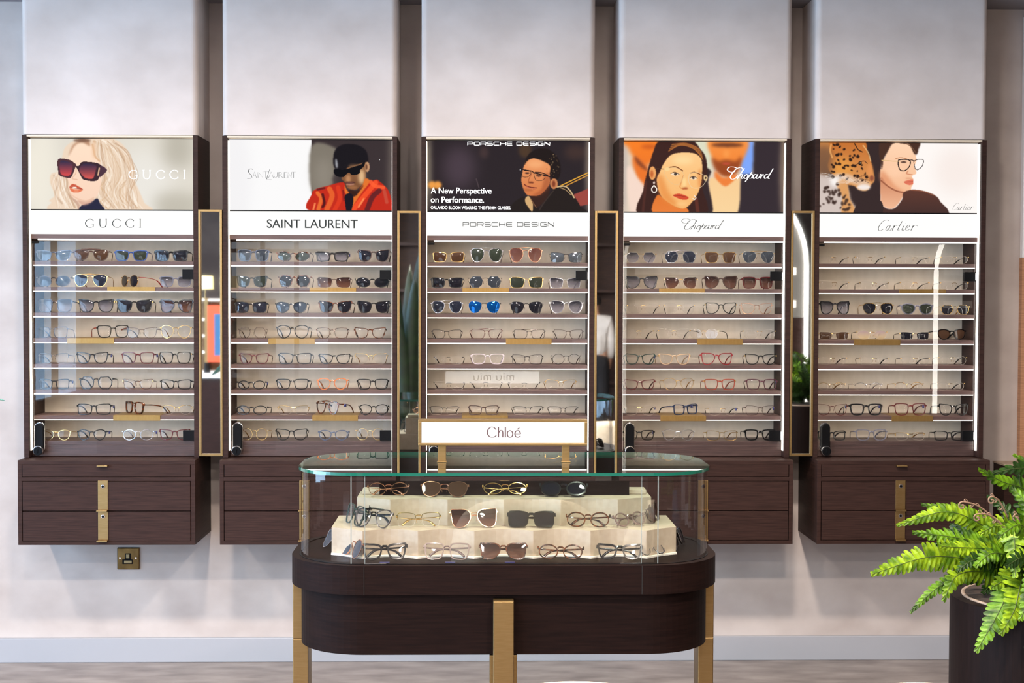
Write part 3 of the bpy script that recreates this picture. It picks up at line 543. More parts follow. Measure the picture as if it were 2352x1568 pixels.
        if not (k==6):
            for (s0,s1) in segs:
                if s1-s0>.01: Q(MB().box(s0,s1,.052,.062,z-.0178,z-.0145)).build('light_strip',LED,sh)
        else:
            for (s0,s1) in segs:
                if s1-s0>.01: Q(MB().box(s0,s1,.052,.058,z-.0175,z-.0145)).build('light_strip',mat('led_strip_dim',(255,255,255),.5,emit=(255,236,214),es=.8),sh)
    for sh in [c for c in t.children if c.name.startswith('shelf')]:
        pass
    Q(MB().box(a,b,.050,YBK,.870,ZBOT).box(a,b,.050,.066,ZK,.870)).build('kick_panel',noisy('kick_wood',(76,56,52),(58,42,39),9,(1.2,1.2,26),.4,0,.05,8),t,bevel=.0008)
    # glass door with hinges and lock
    dr=Q(MB().box(a+.003,b-.003,YD-.002,YD+.001,.833,1.6365)).build('glass_door',DOORG,t)
    for (pa,pb) in ((618,640),(988,1011)):
        z1,z0=az(pa,.04,250),az(pb,.04,250)
        Q(MB().box(b-.049,b-.006,YD-.009,YD+.007,z0,z1)).build('hinge_plate',BLACK,dr,bevel=.001)
        Q(MB().box(b-.009,b-.001,YD-.007,YD+.006,z0+.004,z1-.004)).build('hinge_clip',CHROME,dr,bevel=.001)
    if i!=1: Q(MB().box(a+.003,a+.030,YD-.006,YD+.006,1.6285,1.637)).build('door_catch',BLACK,dr,bevel=.001)
    hx=a+.030 if i<4 else a+.036
    cap=lambda r,z0,z1,cx_:[(cx_+r*math.cos(q),z1-r+r*math.sin(q)) for q in np.linspace(0,PI,12)]+[(cx_+r*math.cos(q),z0+r+r*math.sin(q)) for q in np.linspace(PI,2*PI,12)]
    h=MB().prismy(cap(.0195,.843,.958,hx),YD-.014,YD-.002); Q(h).build('lock_rim',CHROME,dr,bevel=.001)
    h=MB().prismy(cap(.0165,.846,.955,hx+.001),YD-.024,YD-.014); Q(h).build('lock_body',BLACK,dr,bevel=.003)
    Q(MB().cyl((hx,YD-.036,.853),.0185,'y',.012,24)).build('lock_knob_ring',CHROME,dr,bevel=.001)
    Q(MB().cyl((hx+.001,YD-.040,.852),.0165,'y',.012,24).box(hx-.002,hx+.002,YD-.042,YD-.038,.845,.860)).build('lock_knob',BLACK,dr,bevel=.001)
# ------------------------------------------------------------------ drawer cabinets
CB0=.5135; CY=-.0754
for i in range(5):
    xc=(i-2)*P; x0,x1=xc-HX,xc+HX; ZC=.8267
    t=thing('drawer_cabinet','wall-hung dark wood drawer cabinet below the tower with the %s'%TDESC[i],'cabinet',(xc,0,CB0),'wall-hung drawer cabinets')
    def Q(mb):
        mb.v=[(v[0]-xc,v[1],v[2]-CB0) for v in mb.v]; return mb
    zz=lambda py: az(py,CY,250)
    d1t,d1b,d2t,d2b,d3t,d3b=zz(1066.5),zz(1094.5),zz(1105.5),zz(1172.5),zz(1174.5),zz(1241.5)
    body=MB(); g=.0145
    e1,e2=ZC-.0155,d3b-.002; body.box(x0,x1,CY,YW-.001,e1,ZC).box(x0,x1,CY,YW-.001,CB0,e2).box(x0,x0+.015,CY,YW-.001,e2,e1).box(x1-.015,x1,CY,YW-.001,e2,e1)
    body.box(x0+.015,x1-.015,CY,CY+.02,d2t+.0015,d1b-.0015).box(x0+.0151,x1-.0151,CY+.0205,YW-.002,e2+.0001,e1-.0001)
    Q(body).build('carcass',WOOD,t,bevel=.0008)
    for k,(zt,zb) in enumerate(((d1t,d1b),(d2t,d2b),(d3t,d3b))):
        dw=Q(MB().box(x0+.0175,x1-.0175,CY-.0015,CY+.010,zb,zt)).build('drawer',WOOD,t,bevel=.001)
        hxc=xc-.012 if True else xc
        if k==0:
            Q(MB().box(hxc-.019,hxc+.020,CY-.020,CY-.001,zt-.007,zt-.001)).build('pull_tab',GOLD,dw,bevel=.0008)
        else:
            top=zt+(.004 if k==1 else 0)
            Q(MB().box(hxc-.019,hxc+.018,CY-.0048,CY-.0014,zb+.004,top).box(hxc-.021,hxc+.018,CY-.022,CY-.0014,zb-.002,zb+.004)).build('brass_strap',GOLD,dw,bevel=.0008)
            zl=zt-.0175
            Q(MB().cyl((hxc,CY-.0075,zl),.0072,'y',.0028,24)).build('lock_ring',CHROME,dw,bevel=.0005)
            Q(MB().cyl((hxc,CY-.0082,zl),.0047,'y',.001,20)).build('keyhole',BLACK,dw)
# ------------------------------------------------------------------ mirrors between the towers
mt=['far left tower and red jacket tower','red jacket tower and centre tower','centre tower and earring woman tower','earring woman tower and leopard tower']
for i in range(4):
    xm=(i-1.5)*P; hw=(P-TW)/2-.0012
    z1,z0=az(481+3*min(i,1),-.0,485+450*i),az(1047,-.0,485+450*i)
    t=thing('wall_mirror','narrow brass-framed mirror between the '+mt[i],'mirror',(xm,0,z0),'narrow brass-framed mirrors')
    fr=.0085; f=MB()
    for b4 in ((-hw,-hw+fr,z0,z1),(hw-fr,hw,z0,z1),(-hw+fr,hw-fr,z0,z0+fr),(-hw+fr,hw-fr,z1-fr,z1)): f.box(b4[0],b4[1],-.004,.022,b4[2]-z0,b4[3]-z0)
    f.build('mirror_frame',GOLD,t,bevel=.0008)
    MB().box(-hw+fr,hw-fr,.006,.012,fr,z1-z0-fr).build('mirror_glass',MIRROR,t)
    MB().box(-hw+.01,hw-.01,.0125,YW-.002,.02,z1-z0-.06).build('backing_board',WOOD,t)
# ------------------------------------------------------------------ fused switch below the first cabinet
p0=at(270,1306,YW); p1=at(321,1257,YW); cx_=(p0[0]+p1[0])/2; cz_=(p0[2]+p1[2])/2; sw=(p1[0]-p0[0])/2
t=thing('wall_switch','square antique brass fused switch on the wall under the far left cabinet','switch',(cx_,YW,cz_))
AB=noisy('antique_brass',(122,104,66),(84,68,40),18,(1,1,1),.22,.9); AB2=mat('switch_insert',(150,132,92),.4,.3)
MB().box(-sw,sw,-.008,-.001,-sw,sw).build('face_plate',AB,t,bevel=.004,seg=3)
MB().box(-sw*.93,sw*.93,-.0105,-.008,-sw*.93,sw*.93).build('face_rim',AB,t,bevel=.002)
MB().box(-.011,.011,-.0112,-.0105,-.004,.021).box(-.022,.018,-.0112,-.0105,-.021,-.003).build('insert_surround',BLACK,t)
MB().box(-.0065,.0065,-.015,-.0112,.002,.018).build('rocker',AB2,t,bevel=.001)
MB().box(-.015,.015,-.013,-.0112,-.018,-.007).build('fuse_holder',AB2,t,bevel=.001)
for s in (-1,1): MB().cyl((s*.031,-.0122,.003),.0035,'y',.0018,14).build('screw',CHROME,t)
# ------------------------------------------------------------------ eyewear
OUT={'square':[(-.9,.8),(-.3,1),(.5,1),(.97,.88),(1,.2),(.86,-.6),(.5,-.97),(-.2,-1),(-.72,-.8),(-.95,0)],
'rect':[(-.95,.7),(-.3,.95),(.4,1),(.96,.92),(1,.1),(.93,-.7),(.6,-1),(-.3,-1),(-.82,-.8),(-1,0)],
'cat':[(-.92,.62),(-.4,.88),(.3,.95),(1,1),(.98,.5),(.86,-.4),(.48,-.93),(-.2,-1),(-.72,-.7),(-.97,-.02)],
'butterfly':[(-.88,.68),(-.35,.96),(.4,.98),(1,.98),(1,.35),(.87,-.6),(.5,-1),(-.1,-1),(-.65,-.65),(-1,.05)],
'round':[(math.cos(q),math.sin(q)) for q in np.linspace(0,2*PI,11)[:-1]],
'oval':[(-1,0),(-.85,.5),(-.45,.87),(.05,1),(.55,.88),(.9,.5),(1,0),(.85,-.5),(.45,-.87),(-.05,-1),(-.55,-.88),(-.9,-.5)],
'panto':[(-.82,.7),(-.2,.98),(.4,1),(.92,.72),(1,.2),(.82,-.5),(.35,-.97),(-.2,-1),(-.75,-.6),(-1,.1)],
'aviator':[(-.7,.85),(0,1),(.7,.95),(1,.5),(.93,-.2),(.55,-.85),(.05,-1),(-.5,-.78),(-.9,-.15),(-.95,.5)],
'geo':[(-.65,.95),(.5,1),(1,.35),(.95,-.3),(.55,-1),(-.4,-1),(-.88,-.5),(-1,.3)]}
SHARP={'geo'}
FR={'black':((7,7,9),.22,0),'navy':((26,36,62),.25,0),'blue':((24,52,104),.25,0),'green':((20,44,38),.25,0),'darkred':((74,14,18),.25,0),'red':((118,16,24),.25,0),'burgundy':((62,22,34),.25,0),
'brown':((58,38,32),.25,0),'taupe':((120,98,90),.25,0),'grey':((92,90,100),.25,0),'amber':((176,98,50),.25,0),'beige':((164,136,106),.25,0),'coral':((126,48,30),.25,0),'crystal':((180,164,164),.12,0),
'gold':((228,188,120),.2,1),'rosegold':((220,160,128),.2,1),'silver':((206,206,212),.18,1),'gunmetal':((72,66,66),.25,1),'bluegrey':((66,74,92),.25,0)}
for k,(c,r,m_) in FR.items(): mat('frame_'+k,c,r,m_,.4,0 if m_ else .15)
noisy('frame_tortoise',(26,13,9),(104,50,18),90,(1,1,1),.2,0,0,3,.6,.42,.68)
LN={'clear':None,'black':((22,22,28),None,.93,.93),'grey':((46,50,56),None,.92,.92),'bluegrey':((42,50,62),None,.93,.93),'brown':((62,42,30),None,.9,.9),'navy':((30,33,44),None,.94,.94),'green':((40,44,36),None,.94,.94),
'gradgrey':((32,32,40),(120,116,124),.45,.93),'gradbrown':((36,20,18),(92,60,48),.8,.96),'gradrose':((66,38,33),(106,72,62),.86,.94),'gradpink':((140,116,124),(196,168,130),.45,.7),'mirrorblue':((10,96,176),None,.97,.97),'mirrorgrey':((120,126,132),None,.95,.95)}
for k,v in LN.items():
    if v: lensmat('lens_'+k,v[0],v[1],v[2],v[3],.03,.75 if 'mirror' in k else 0)
glassmat('lens_clear',(250,250,252),ior=1.36,pane=False)
TAG=mat('security_tag',(30,36,92),.4); PAD=mat('nose_pad',(220,214,206),.2)
EDGE=mat('polished_lens_edge',(176,164,150),.15,0,.8)
NAME={'square':'square','rect':'rectangular','cat':'cat-eye','butterfly':'butterfly','round':'round','oval':'oval','panto':'rounded','aviator':'aviator','geo':'angular'}
def eyewear(w,h,shape='square',style='full',fc='black',lc='clear',temple=None,fold=False,tag_=False,tl=.122,splay=0,stretch=0,hinge=None,bar=False):
    """returns list of (name, mesh, material, parentIndex) for one pair with its lowest rim point at z=0, front at y=0"""
    t={'full':.0030,'thin':.0015,'thick':.0045,'half':.0016,'less':.0005}[style]; t=min(t,h*.12)
    dep={'full':.0036,'thin':.0016,'thick':.005,'half':.0016,'less':.0008}[style]
    gap=max(.013,w*(.105 if style in('full','thick') else .13)); e=.004; lw=(w-gap-2*e)/2; hh=h/2; fm=MATS['frame_'+fc]; lm=MATS['lens_'+lc]; temple=temple or ('black' if fc in('gold','silver','rosegold') and style=='less' else fc)
    tm=MATS['frame_'+temple]
    wrap=lambda x: .9*x*x*1.0*(1 if not fold else 1.1)
    parts=[]; rim=MB(); zc=hh
    base=OUT[shape]; pts=base if shape in SHARP else [tuple(q) for q in cat_rom(base,3,True)]
    hz=zc+hh*.62
    for s in (1,-1):
        cx=s*(gap/2+lw/2)
        ins=[]
        o_=[(cx+s*u*lw/2,zc+v*hh) for u,v in pts]; n=len(o_)
        i_=[(cx+s*u*(lw/2-t),zc+v*(hh-t)) for u,v in pts]
        if style in ('full','thin','thick','half'):
            vs=[]
            for (x,z),(xi,zi) in zip(o_,i_): vs+= [(x,wrap(x)-dep/2,z),(x,wrap(x)+dep/2,z),(xi,wrap(x)+dep/2,zi),(xi,wrap(x)-dep/2,zi)]
            fs=[]
            for k in range(n):
                k2=(k+1)%n
                if style=='half' and (o_[k][1]+o_[k2][1])/2<zc+hh*.15: continue
                for j in range(4): fs.append((k*4+j,k2*4+j,k2*4+(j+1)%4,k*4+(j+1)%4))
            rim.add(vs,fs)
        if style in('less','half'):
            rim.tube([(x,wrap(x),z) for x,z in i_],.00045,4,1,closed=True)
        lv=[(cx,wrap(cx)-.0016,zc)]+[(x,wrap(x),z) for x,z in i_]
        lens=MB().add(lv,[(0,1+k,1+(k+1)%n) for k in range(n)])
        parts.append(('lens',lens,[lm],True))
        # end piece
        xe=s*(w/2-e); rim.box(min(xe,s*w/2),max(xe,s*w/2),wrap(xe)-.001,wrap(xe)+.004,hz-max(t,.0016),hz+max(t,.0016),0 if not hinge else 2)
        if style in ('less','thin','half'):
            rim.tube([(s*gap*.32,.001,zc+hh*.1),(s*gap*.42,.004,zc-hh*.12),(s*gap*.34,.006,zc-hh*.3)],.0006,4,0)
    br=max(t*.85,.0010); zb=zc+hh*(.45 if shape not in('aviator','geo') else .5)
    rim.tube([(-gap*.62,wrap(.01),zb),(-gap*.3,-.001,zb+hh*.14),(gap*.3,-.001,zb+hh*.14),(gap*.62,wrap(.01),zb)],br,6,0)
    if bar: rim.tube([(-lw*.62,wrap(.02)-.001,zc+hh*.95),(-gap*.3,-.002,zc+hh*1.04),(gap*.3,-.002,zc+hh*1.04),(lw*.62,wrap(.02)-.001,zc+hh*.95)],max(br,.001),6,0)
    parts.insert(0,('rim',rim,[fm,EDGE,MATS['frame_gold']],False))
    for s in (1,-1):
        xe=s*(w/2-.001); y0=wrap(xe)+.003; m=MB(); th=.0013 if style in('less','thin','half') else .0024; tipk=2.3 if style in('less','thin','half') else 1.45
        if fold:
            L_=w*.86; off=.008 if s>0 else .013
            q=[(xe,y0,hz),(xe-s*.006,y0+off*.6,hz-.001),(xe-s*L_*.7,y0+off,hz-.005),(xe-s*L_*.88,y0+off,hz-.012),(xe-s*L_,y0+off-.001,max(.004,hz-.024))]
        else:
            a=s*splay; L_=tl*(1+stretch)
            q=[(xe,y0,hz),(xe+s*.001,y0+L_*.3,hz-.001),(xe+a-s*.001,y0+L_*.62,max(.006,hz*.86)),(xe+a-s*.006,y0+L_*.8,max(.004,hz*.6)),(xe+a-s*.012,y0+L_*.99,.0022)]
        q=cat_rom(q,3); m.tube(q,[th*(1 if k<len(q)*.5 else min(tipk,1+(tipk-1)*(k-len(q)*.5)/(len(q)*.18))) for k in range(len(q))],6,0,flat=.45)
        if tag_ and s>0:
            c=q[int(len(q)*.3)]; m.box(c[0]-.002,c[0]+.002,c[1]-.006,c[1]+.006,c[2]-.009,c[2]+.002,1)
        parts.append(('temple',m,[tm,TAG],True))
    return parts
EY_COUNT=[0]
def place(parts,loc,rz,rx,label,group,sun):
    t=thing('sunglasses' if sun else 'eyeglasses',label,'sunglasses' if sun else 'glasses',loc,group); t.rotation_euler=(rx,0,rz)
    for n,m,ms,sm in parts: m.build(n,ms,t,smooth=sm,recalc=(n!='lens'))
    return t
ORD=['leftmost','second from left','third from left','rightmost']
ROWN=['top shelf','second shelf','third shelf','fourth shelf','fifth shelf','sixth shelf','seventh shelf','bottom shelf']
COLN={'tortoise':'tortoiseshell','darkred':'dark red','bluegrey':'slate','rosegold':'rose gold','gunmetal':'dark metal','crystal':'clear crystal','coral':'coral brown'}
# cx,w,h in picture pixels of the front; shape; style; frame; lens; extras
DATA=[
[ # tower 1
["123.6 83 25 cat full bluegrey grey","209 84 27 aviator full brown brown bar","301.6 79 25 square full blue green","393 80 26 rect thick black black"],
["123 80 26 oval full gunmetal navy","207 82 29 aviator thin gold navy bar","287 66 28 round thin gold black yaw-50 red","403 76 25 square full grey gradgrey"],
["125 83 31 square full gunmetal gradgrey","220 84 31 cat full black gradgrey hinge","308 86 31 cat full black black hinge","404 80 31 butterfly full black gradbrown"],
["114 76 26 rect thin navy clear","254 66 29 square full black clear yaw32 coral stretch","324 76 25 cat thin brown clear","403 74 30 panto thin gold clear"],
["122 72 24 rect half gunmetal clear","211 76 27 cat full black clear tag","316 78 27 square full darkred clear tag","401 76 28 square full black clear hinge"],
["123 72 24 rect full black clear tag","219 80 30 geo full black clear","315 72 24 cat thin tortoise clear hinge","403 74 23 rect full black clear"],
[None,"214 80 26 rect full black clear tag","297 66 29 square thick tortoise clear yaw-48 stretch","405 74 23 panto half gold clear"],
["126 70 24 panto thin gold clear","209 69 25 panto full black clear tag","315 75 25 round thin silver clear tag","400 74 26 cat full darkred clear"]],
[ # tower 2
["582 76 28 square full bluegrey grey","674 81 24 oval full tortoise green","763 78 24 rect thick black gradgrey tag","858 78 29 cat full brown black"],
["578 76 27 cat full black green","676 78 29 geo full tortoise black","767 81 24 rect thin brown gradbrown","855 82 24 oval full black black"],
["576 78 26 rect full black navy","669 76 26 panto full black bluegrey","770 81 29 cat full tortoise black","858 79 29 cat full black black"],
["579 66 26 geo thin brown clear","672 78 31 panto full black clear","763 76 25 square thin tortoise clear","850 76 26 cat full tortoise clear"],
["583 72 25 cat full darkred clear","677 80 26 rect full black clear","768 77 24 cat full black clear","852 78 25 butterfly half gold clear"],
["577 68 21 oval full black clear tag","671 78 25 square full black clear","763 73 27 panto full amber clear","856 76 25 square full black clear"],
["577 76 22 oval full black clear","673 74 22 rect half gold clear","748 58 31 aviator full tortoise clear yaw-34 stretch tag bar","858 71 25 panto full black clear"],
["583 66 28 round thin gold clear","669 76 27 cat full black clear","765 72 24 panto full bluegrey clear","850 70 28 round thin gold clear"]],
[ # tower 3
["1030 76 24 rect thin gold brown","1117 78 33 aviator thin silver green bar","1207 79 34 aviator thin rosegold gradrose bar","1300 78 24 rect thin gunmetal mirrorgrey"],
["1026 78 24 rect full black black","1114 79 28 geo less gunmetal grey","1209 80 26 rect thin gold green","1298 76 24 rect thin silver gradgrey"],
["1026 76 29 aviator thin silver navy bar","1112 78 29 aviator less black mirrorblue","1209 79 28 aviator thin black black","1301 80 31 aviator full silver gradgrey"],
["1026 72 21 rect thin gunmetal clear","1118 76 23 rect thin darkred clear bar","1216 76 22 rect thin gunmetal clear bar","1305 72 22 rect thin brown clear"],
["1030 70 20 rect less black clear","1120 80 25 square full crystal clear","1211 75 23 rect thin gunmetal clear","1301 70 25 round thin black clear"],
["1031 72 20 rect less black clear","1116 76 21 oval less black clear","1205 74 20 rect less black clear","1289 76 24 rect half gold clear"],
["1021 70 21 rect half gunmetal clear","1111 74 23 rect full brown clear","1214 73 21 rect half black clear","1294 72 21 rect thin gunmetal clear"],
["1030 72 21 rect thin gunmetal clear","1118 74 22 rect half gunmetal clear","1208 74 22 oval thin gunmetal clear","1294 76 23 oval thin gold clear"]],
[ # tower 4
["1472 74 25 geo less gold gradgrey","1562 78 28 geo thin silver navy bar","1654 77 26 square thin gold brown","1741 78 28 aviator less gold grey bar"],
["1474 76 29 butterfly full black gradgrey","1564 78 27 butterfly less gold gradbrown hinge","1655 80 30 butterfly full brown gradbrown","1740 76 28 square full darkred gradbrown"],
["1478 78 24 oval less gold clear","1561 72 25 butterfly less gold clear","1656 75 27 butterfly full black clear hinge","1738 76 26 cat thin rosegold clear"],
["1468 72 24 oval less gold clear","1549 76 25 butterfly less gold clear","1620 62 24 oval less gold clear yaw-36","1745 78 24 oval less gold clear"],
["1471 73 26 cat full green clear tag","1550 77 26 cat full beige clear tag hinge","1647 76 28 butterfly full red clear","1748 76 26 cat full black clear hinge"],
["1470 75 25 cat full darkred clear","1560 76 28 panto thin gold clear","1655 77 26 square full coral clear hinge","1751 75 26 square full burgundy clear tag"],
["1471 74 24 square less gold clear tag","1580 64 25 rect full navy clear yaw30 stretch tag","1662 72 20 square less gold clear tag","1748 72 23 rect thin brown clear tag"],
["1470 75 24 square full black clear tag","1560 77 25 aviator thin silver clear","1660 77 23 rect thin gold clear","1748 76 26 square thick black clear"]],
[ # tower 5
["1914 70 18 rect less gold clear","1998 70 19 oval less gold clear","2100 70 18 rect less gold clear","2192 68 19 oval less gold clear"],
["1916 70 19 rect less gold clear","2008 70 18 rect less gold clear","2101 70 19 oval less gold clear","2192 68 19 rect less gold clear"],
["1918 73 31 butterfly full black gradgrey","2017 76 27 aviator thin gold black bar","2107 77 26 panto full grey green","2194 72 23 geo thin gold black"],
["1916 72 18 rect less gold brown","2004 74 22 oval less gold gradpink","2102 72 18 rect less gold black","2190 76 25 panto full black brown yaw14"],
["1914 70 20 oval less gold clear","2010 70 20 rect less gold clear","2104 70 20 square less gold clear","2190 68 22 round less gold clear"],
["1912 70 18 oval half gold clear","1996 70 18 round half silver clear","2090 72 19 oval half gold clear","2186 68 20 round less gold clear"],
["1914 74 27 cat thin darkred clear tag","1992 80 28 square thick black clear tag","2094 79 29 square full darkred clear tag","2194 74 28 cat full black clear"],
["1914 70 23 rect full black clear","2005 77 26 square full grey clear","2094 74 19 rect half gold clear","2184 74 23 rect full black clear"]]]
rj=random.Random(11)
for ti in range(5):
    xc=(ti-2)*P
    for r in range(8):
        z=(LIP[r] if r<7 else ZBOT)+.0016; n_in=sum(1 for g in DATA[ti][r] if g)
        for gi,g in enumerate(DATA[ti][r]):
            if not g: continue
            q=g.split(); px,wp,hp=map(float,q[:3]); shape,style,fc,lc=q[3:7]; ex=q[7:]
            k=(YG+DD)/FPX; X=ax(px,YG); yaw=0; temple=None
            for e_ in ex:
                if e_.startswith('yaw'): yaw=math.radians(float(e_[3:]))
                if e_ in FR: temple=e_
            w=wp*k*.985/ max(.62,math.cos(yaw)) if yaw else wp*k*.985
            w=min(w,.142); h=hp*k*.97
            if not yaw: yaw=rj.uniform(-.07,.07)
            X=max(xc-HX+TP+.006+w/2*math.cos(yaw),min(xc+HX-TP-.006-w/2*math.cos(yaw),X))
            y=YG+abs(math.sin(yaw))*w/2+.003
            parts=eyewear(w,h,shape,style,fc,lc,temple,tag_='tag' in ex,tl=min(.112,(YBK-.006-y)*.93/max(.8,math.cos(yaw))) if abs(yaw)<.2 else .108,stretch=0,hinge='hinge' in ex,bar='bar' in ex,splay=rj.uniform(-.004,.002))
            if abs(yaw)>.3: y=YG+.012+abs(math.sin(yaw))*w/2*.9
            sun=lc!='clear'
            look=' '.join(s_ for s_ in [COLN.get(fc,fc), {'less':'rimless','half':'half-rim'}.get(style,''), NAME[shape]] if s_)
            if sun and lc=='mirrorblue': look='blue mirrored aviator'
            tn={0:'blonde woman poster',1:'red jacket poster',2:'curly-haired man poster',3:'earring woman poster',4:'leopard poster'}[ti]
            ordn=ORD[gi] if n_in==4 else {1:'leftmost',2:'middle pair',3:'rightmost'}[gi]
            lab='%s %s, %s on %s under %s'%(look,'sunglasses' if sun else 'eyeglasses',ordn,ROWN[r],tn)
            yaw_max=.10
            place(parts,(X,y,z),yaw,-.05 if r else -.03,lab,'eyewear on the %s under the %s'%(ROWN[r],tn),sun)
# ------------------------------------------------------------------ central display case
CCX,CCY=-0.0382,-1.3555
ZR1,ZR0,ZB0,ZG1=0.7259,0.6493,0.4858,0.9587
t=thing('display_case','oval dark wood display case with glass vitrine on brass legs, in front','display case',(CCX,CCY,0))
def Q(mb):
    mb.v=[(v[0]-CCX,v[1]-CCY,v[2]) for v in mb.v]; return mb
Q(MB().prism(rrect(CCX,CCY,0.5587,0.2493,0.1847,16),ZB0,ZR0-.0005)).build('body',WOODC,t,bevel=.004)
Q(MB().prism(rrect(CCX,CCY,0.5837,0.2743,0.2087,16),ZR0,ZR1)).build('rim_band',WOODC,t,bevel=.003)
sl,sr=ax(836,-1.6307),ax(1478,-1.6307)
Q(MB().box(sl-.0009,sl+.0009,CCY-.2750,CCY-0.25030,ZR0+.001,ZR1-.001).box(sr-.0009,sr+.0009,CCY-.2750,CCY-0.25030,ZR0+.001,ZR1-.001)).build('seam',DARKGAP,t)
def ringwall(o1,o2,z0,z1,closed=True):
    n=len(o1); m=MB(); vs=[(x,y,z0) for x,y in o1]+[(x,y,z0) for x,y in o2]+[(x,y,z1) for x,y in o1]+[(x,y,z1) for x,y in o2]
    fs=[]
    for k in range(n if closed else n-1):
        a,b=k,(k+1)%n; fs+= [(a,b,2*n+b,2*n+a),(n+b,n+a,3*n+a,3*n+b),(2*n+a,2*n+b,3*n+b,3*n+a),(a,n+a,n+b,b)]
    if not closed: fs+= [(0,2*n,3*n,n),(n-1,2*n-1,4*n-1,3*n-1)]
    return m.add(vs,fs)
oo=rrect(CCX,CCY,0.5596,0.2503,0.1847,16); oi=rrect(CCX,CCY,0.5541,0.2447,0.1792,16)
Q(ringwall(rrect(CCX,CCY,0.5633,0.254,0.1884,16),rrect(CCX,CCY,0.5596,0.2503,0.1847,16),ZR1,ZR1+.0015)).build('groove_shade',BLACK,t)  # added black ring draws the shade of the groove around the glass
n1=17
# outline order: front-right arc, back-right arc, back-left arc, front-left arc
gl=sl+.001; gr=sr-.001
fo=[(gl,CCY-0.2503),(gr,CCY-0.2503)]; fi=[(gl,CCY-0.2447),(gr,CCY-0.2447)]
Q(ringwall(fo,fi,ZR1,ZG1,False)).build('front_glass',CASEG,t)
ro=[(gr+.002,CCY-0.2503)]+oo[:2*n1]; ri=[(gr+.002,CCY-0.2447)]+oi[:2*n1]
Q(ringwall(ro,ri,ZR1,ZG1,False)).build('curved_glass',CASEG,t,smooth=False)
lo=oo[2*n1:]+[(gl-.002,CCY-0.2503)]; li=oi[2*n1:]+[(gl-.002,CCY-0.2447)]
Q(ringwall(lo,li,ZR1,ZG1,False)).build('curved_glass',CASEG,t)
Q(ringwall([oo[2*n1-1],oo[2*n1]],[oi[2*n1-1],oi[2*n1]],ZR1,ZG1,False)).build('back_glass',CASEG,t)
Q(MB().prism(rrect(CCX,CCY,0.5661,0.2558,0.1902,20),ZG1+.0005,ZG1+.009,0,True,1)).build('glass_top',[TOPG,GREENE],t)
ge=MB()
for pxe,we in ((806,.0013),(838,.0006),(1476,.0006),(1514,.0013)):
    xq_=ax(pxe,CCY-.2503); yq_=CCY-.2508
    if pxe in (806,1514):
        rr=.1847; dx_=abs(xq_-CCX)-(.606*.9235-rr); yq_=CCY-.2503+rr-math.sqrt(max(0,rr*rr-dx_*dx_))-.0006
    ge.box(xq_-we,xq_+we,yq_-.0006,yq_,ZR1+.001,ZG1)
Q(ge).build('edge_streak',mat('glass_edge_streak',(128,138,136),.2),t)  # pale strips: pane edges at the seams, painted bright streaks on the curves
m=MB().box(gl,gl+.055,-1.6062,-1.6035,ZR1,ZR1+.003).box(gr-.055,gr,-1.6062,-1.6035,ZR1,ZR1+.003); Q(m).build('chrome_strip',CHROME,t)  # thin chrome strips along the foot of the front glass
lz=az(1380,-1.6464)
def leg(parts_):
    m=MB()
    for b6 in parts_: m.box(*b6)
    Q(m).build('leg',GOLD,t,bevel=.002)
xl0,xl1=ax(1134.5,-1.6464),ax(1182,-1.6464)
leg([(xl0,xl1,-1.651,CCY-.2498,0,lz),(xl0-.009,xl1+.010,CCY-.249,CCY-.18,0,ZB0-.002)])
leg([(xl0,xl1,CCY+.2498,CCY+.29,0,lz)])
leg([(CCX-.586,CCX-.5595,CCY-.05,CCY+.03,ZB0-.004,ZR0-.002),(CCX-.586,CCX-.543,CCY-.05,CCY+.03,0,ZB0-.004)]); leg([(CCX+.5595,CCX+.586,CCY-.05,CCY+.03,ZB0-.004,ZR0-.002),(CCX+.543,CCX+.586,CCY-.05,CCY+.03,0,ZB0-.004)])
ZS1=0.7994; ZS2=0.872
bx0,bx1=ax(872,-1.3324),ax(1446,-1.3324)
Q(MB().box(bx0,bx1,-1.3435,-1.3379,ZS2+.001,az(1104,-1.3416))).build('back_board',WOODC,t)
# stepped risers
def riser(name,cusps,endl,endr,yc,ye,yb,z0,z1,label,dip):
    pts=[(ax(endl,ye),yb),(ax(endl,ye),ye)]
    xs=[ax(c,yc) for c in cusps]
    # ends sweep in
    a=np.array([ax(endl,ye),ye]); b=np.array([xs[0],yc])
    for k in range(1,6): q=a+(b-a)*k/6; pts.append((q[0],q[1]+.006*math.sin(PI*k/6)))
    for c0,c1 in zip(xs[:-1],xs[1:]):
        for k in range(0,8): u=k/8; pts.append((c0+(c1-c0)*u, yc+dip*math.sin(PI*u)))
    pts.append((xs[-1],yc)); a=np.array([xs[-1],yc]); b=np.array([ax(endr,ye),ye])
    for k in range(1,6): q=a+(b-a)*k/6; pts.append((q[0],q[1]+.006*math.sin(PI*k/6)))
    pts+= [(ax(endr,ye),ye),(ax(endr,ye),yb)]
    cx0=sum(p_[0] for p_ in pts)/len(pts)
    t_=thing(name,label,'display riser',(CCX,(yc+yb)/2,z0),'cream stepped display risers')
    m=MB().prism([(p_[0]-CCX,p_[1]-(yc+yb)/2) for p_ in pts],0,z1-z0); m.build('scalloped_block',CREAM,t_,bevel=.002)
    return t_,pts

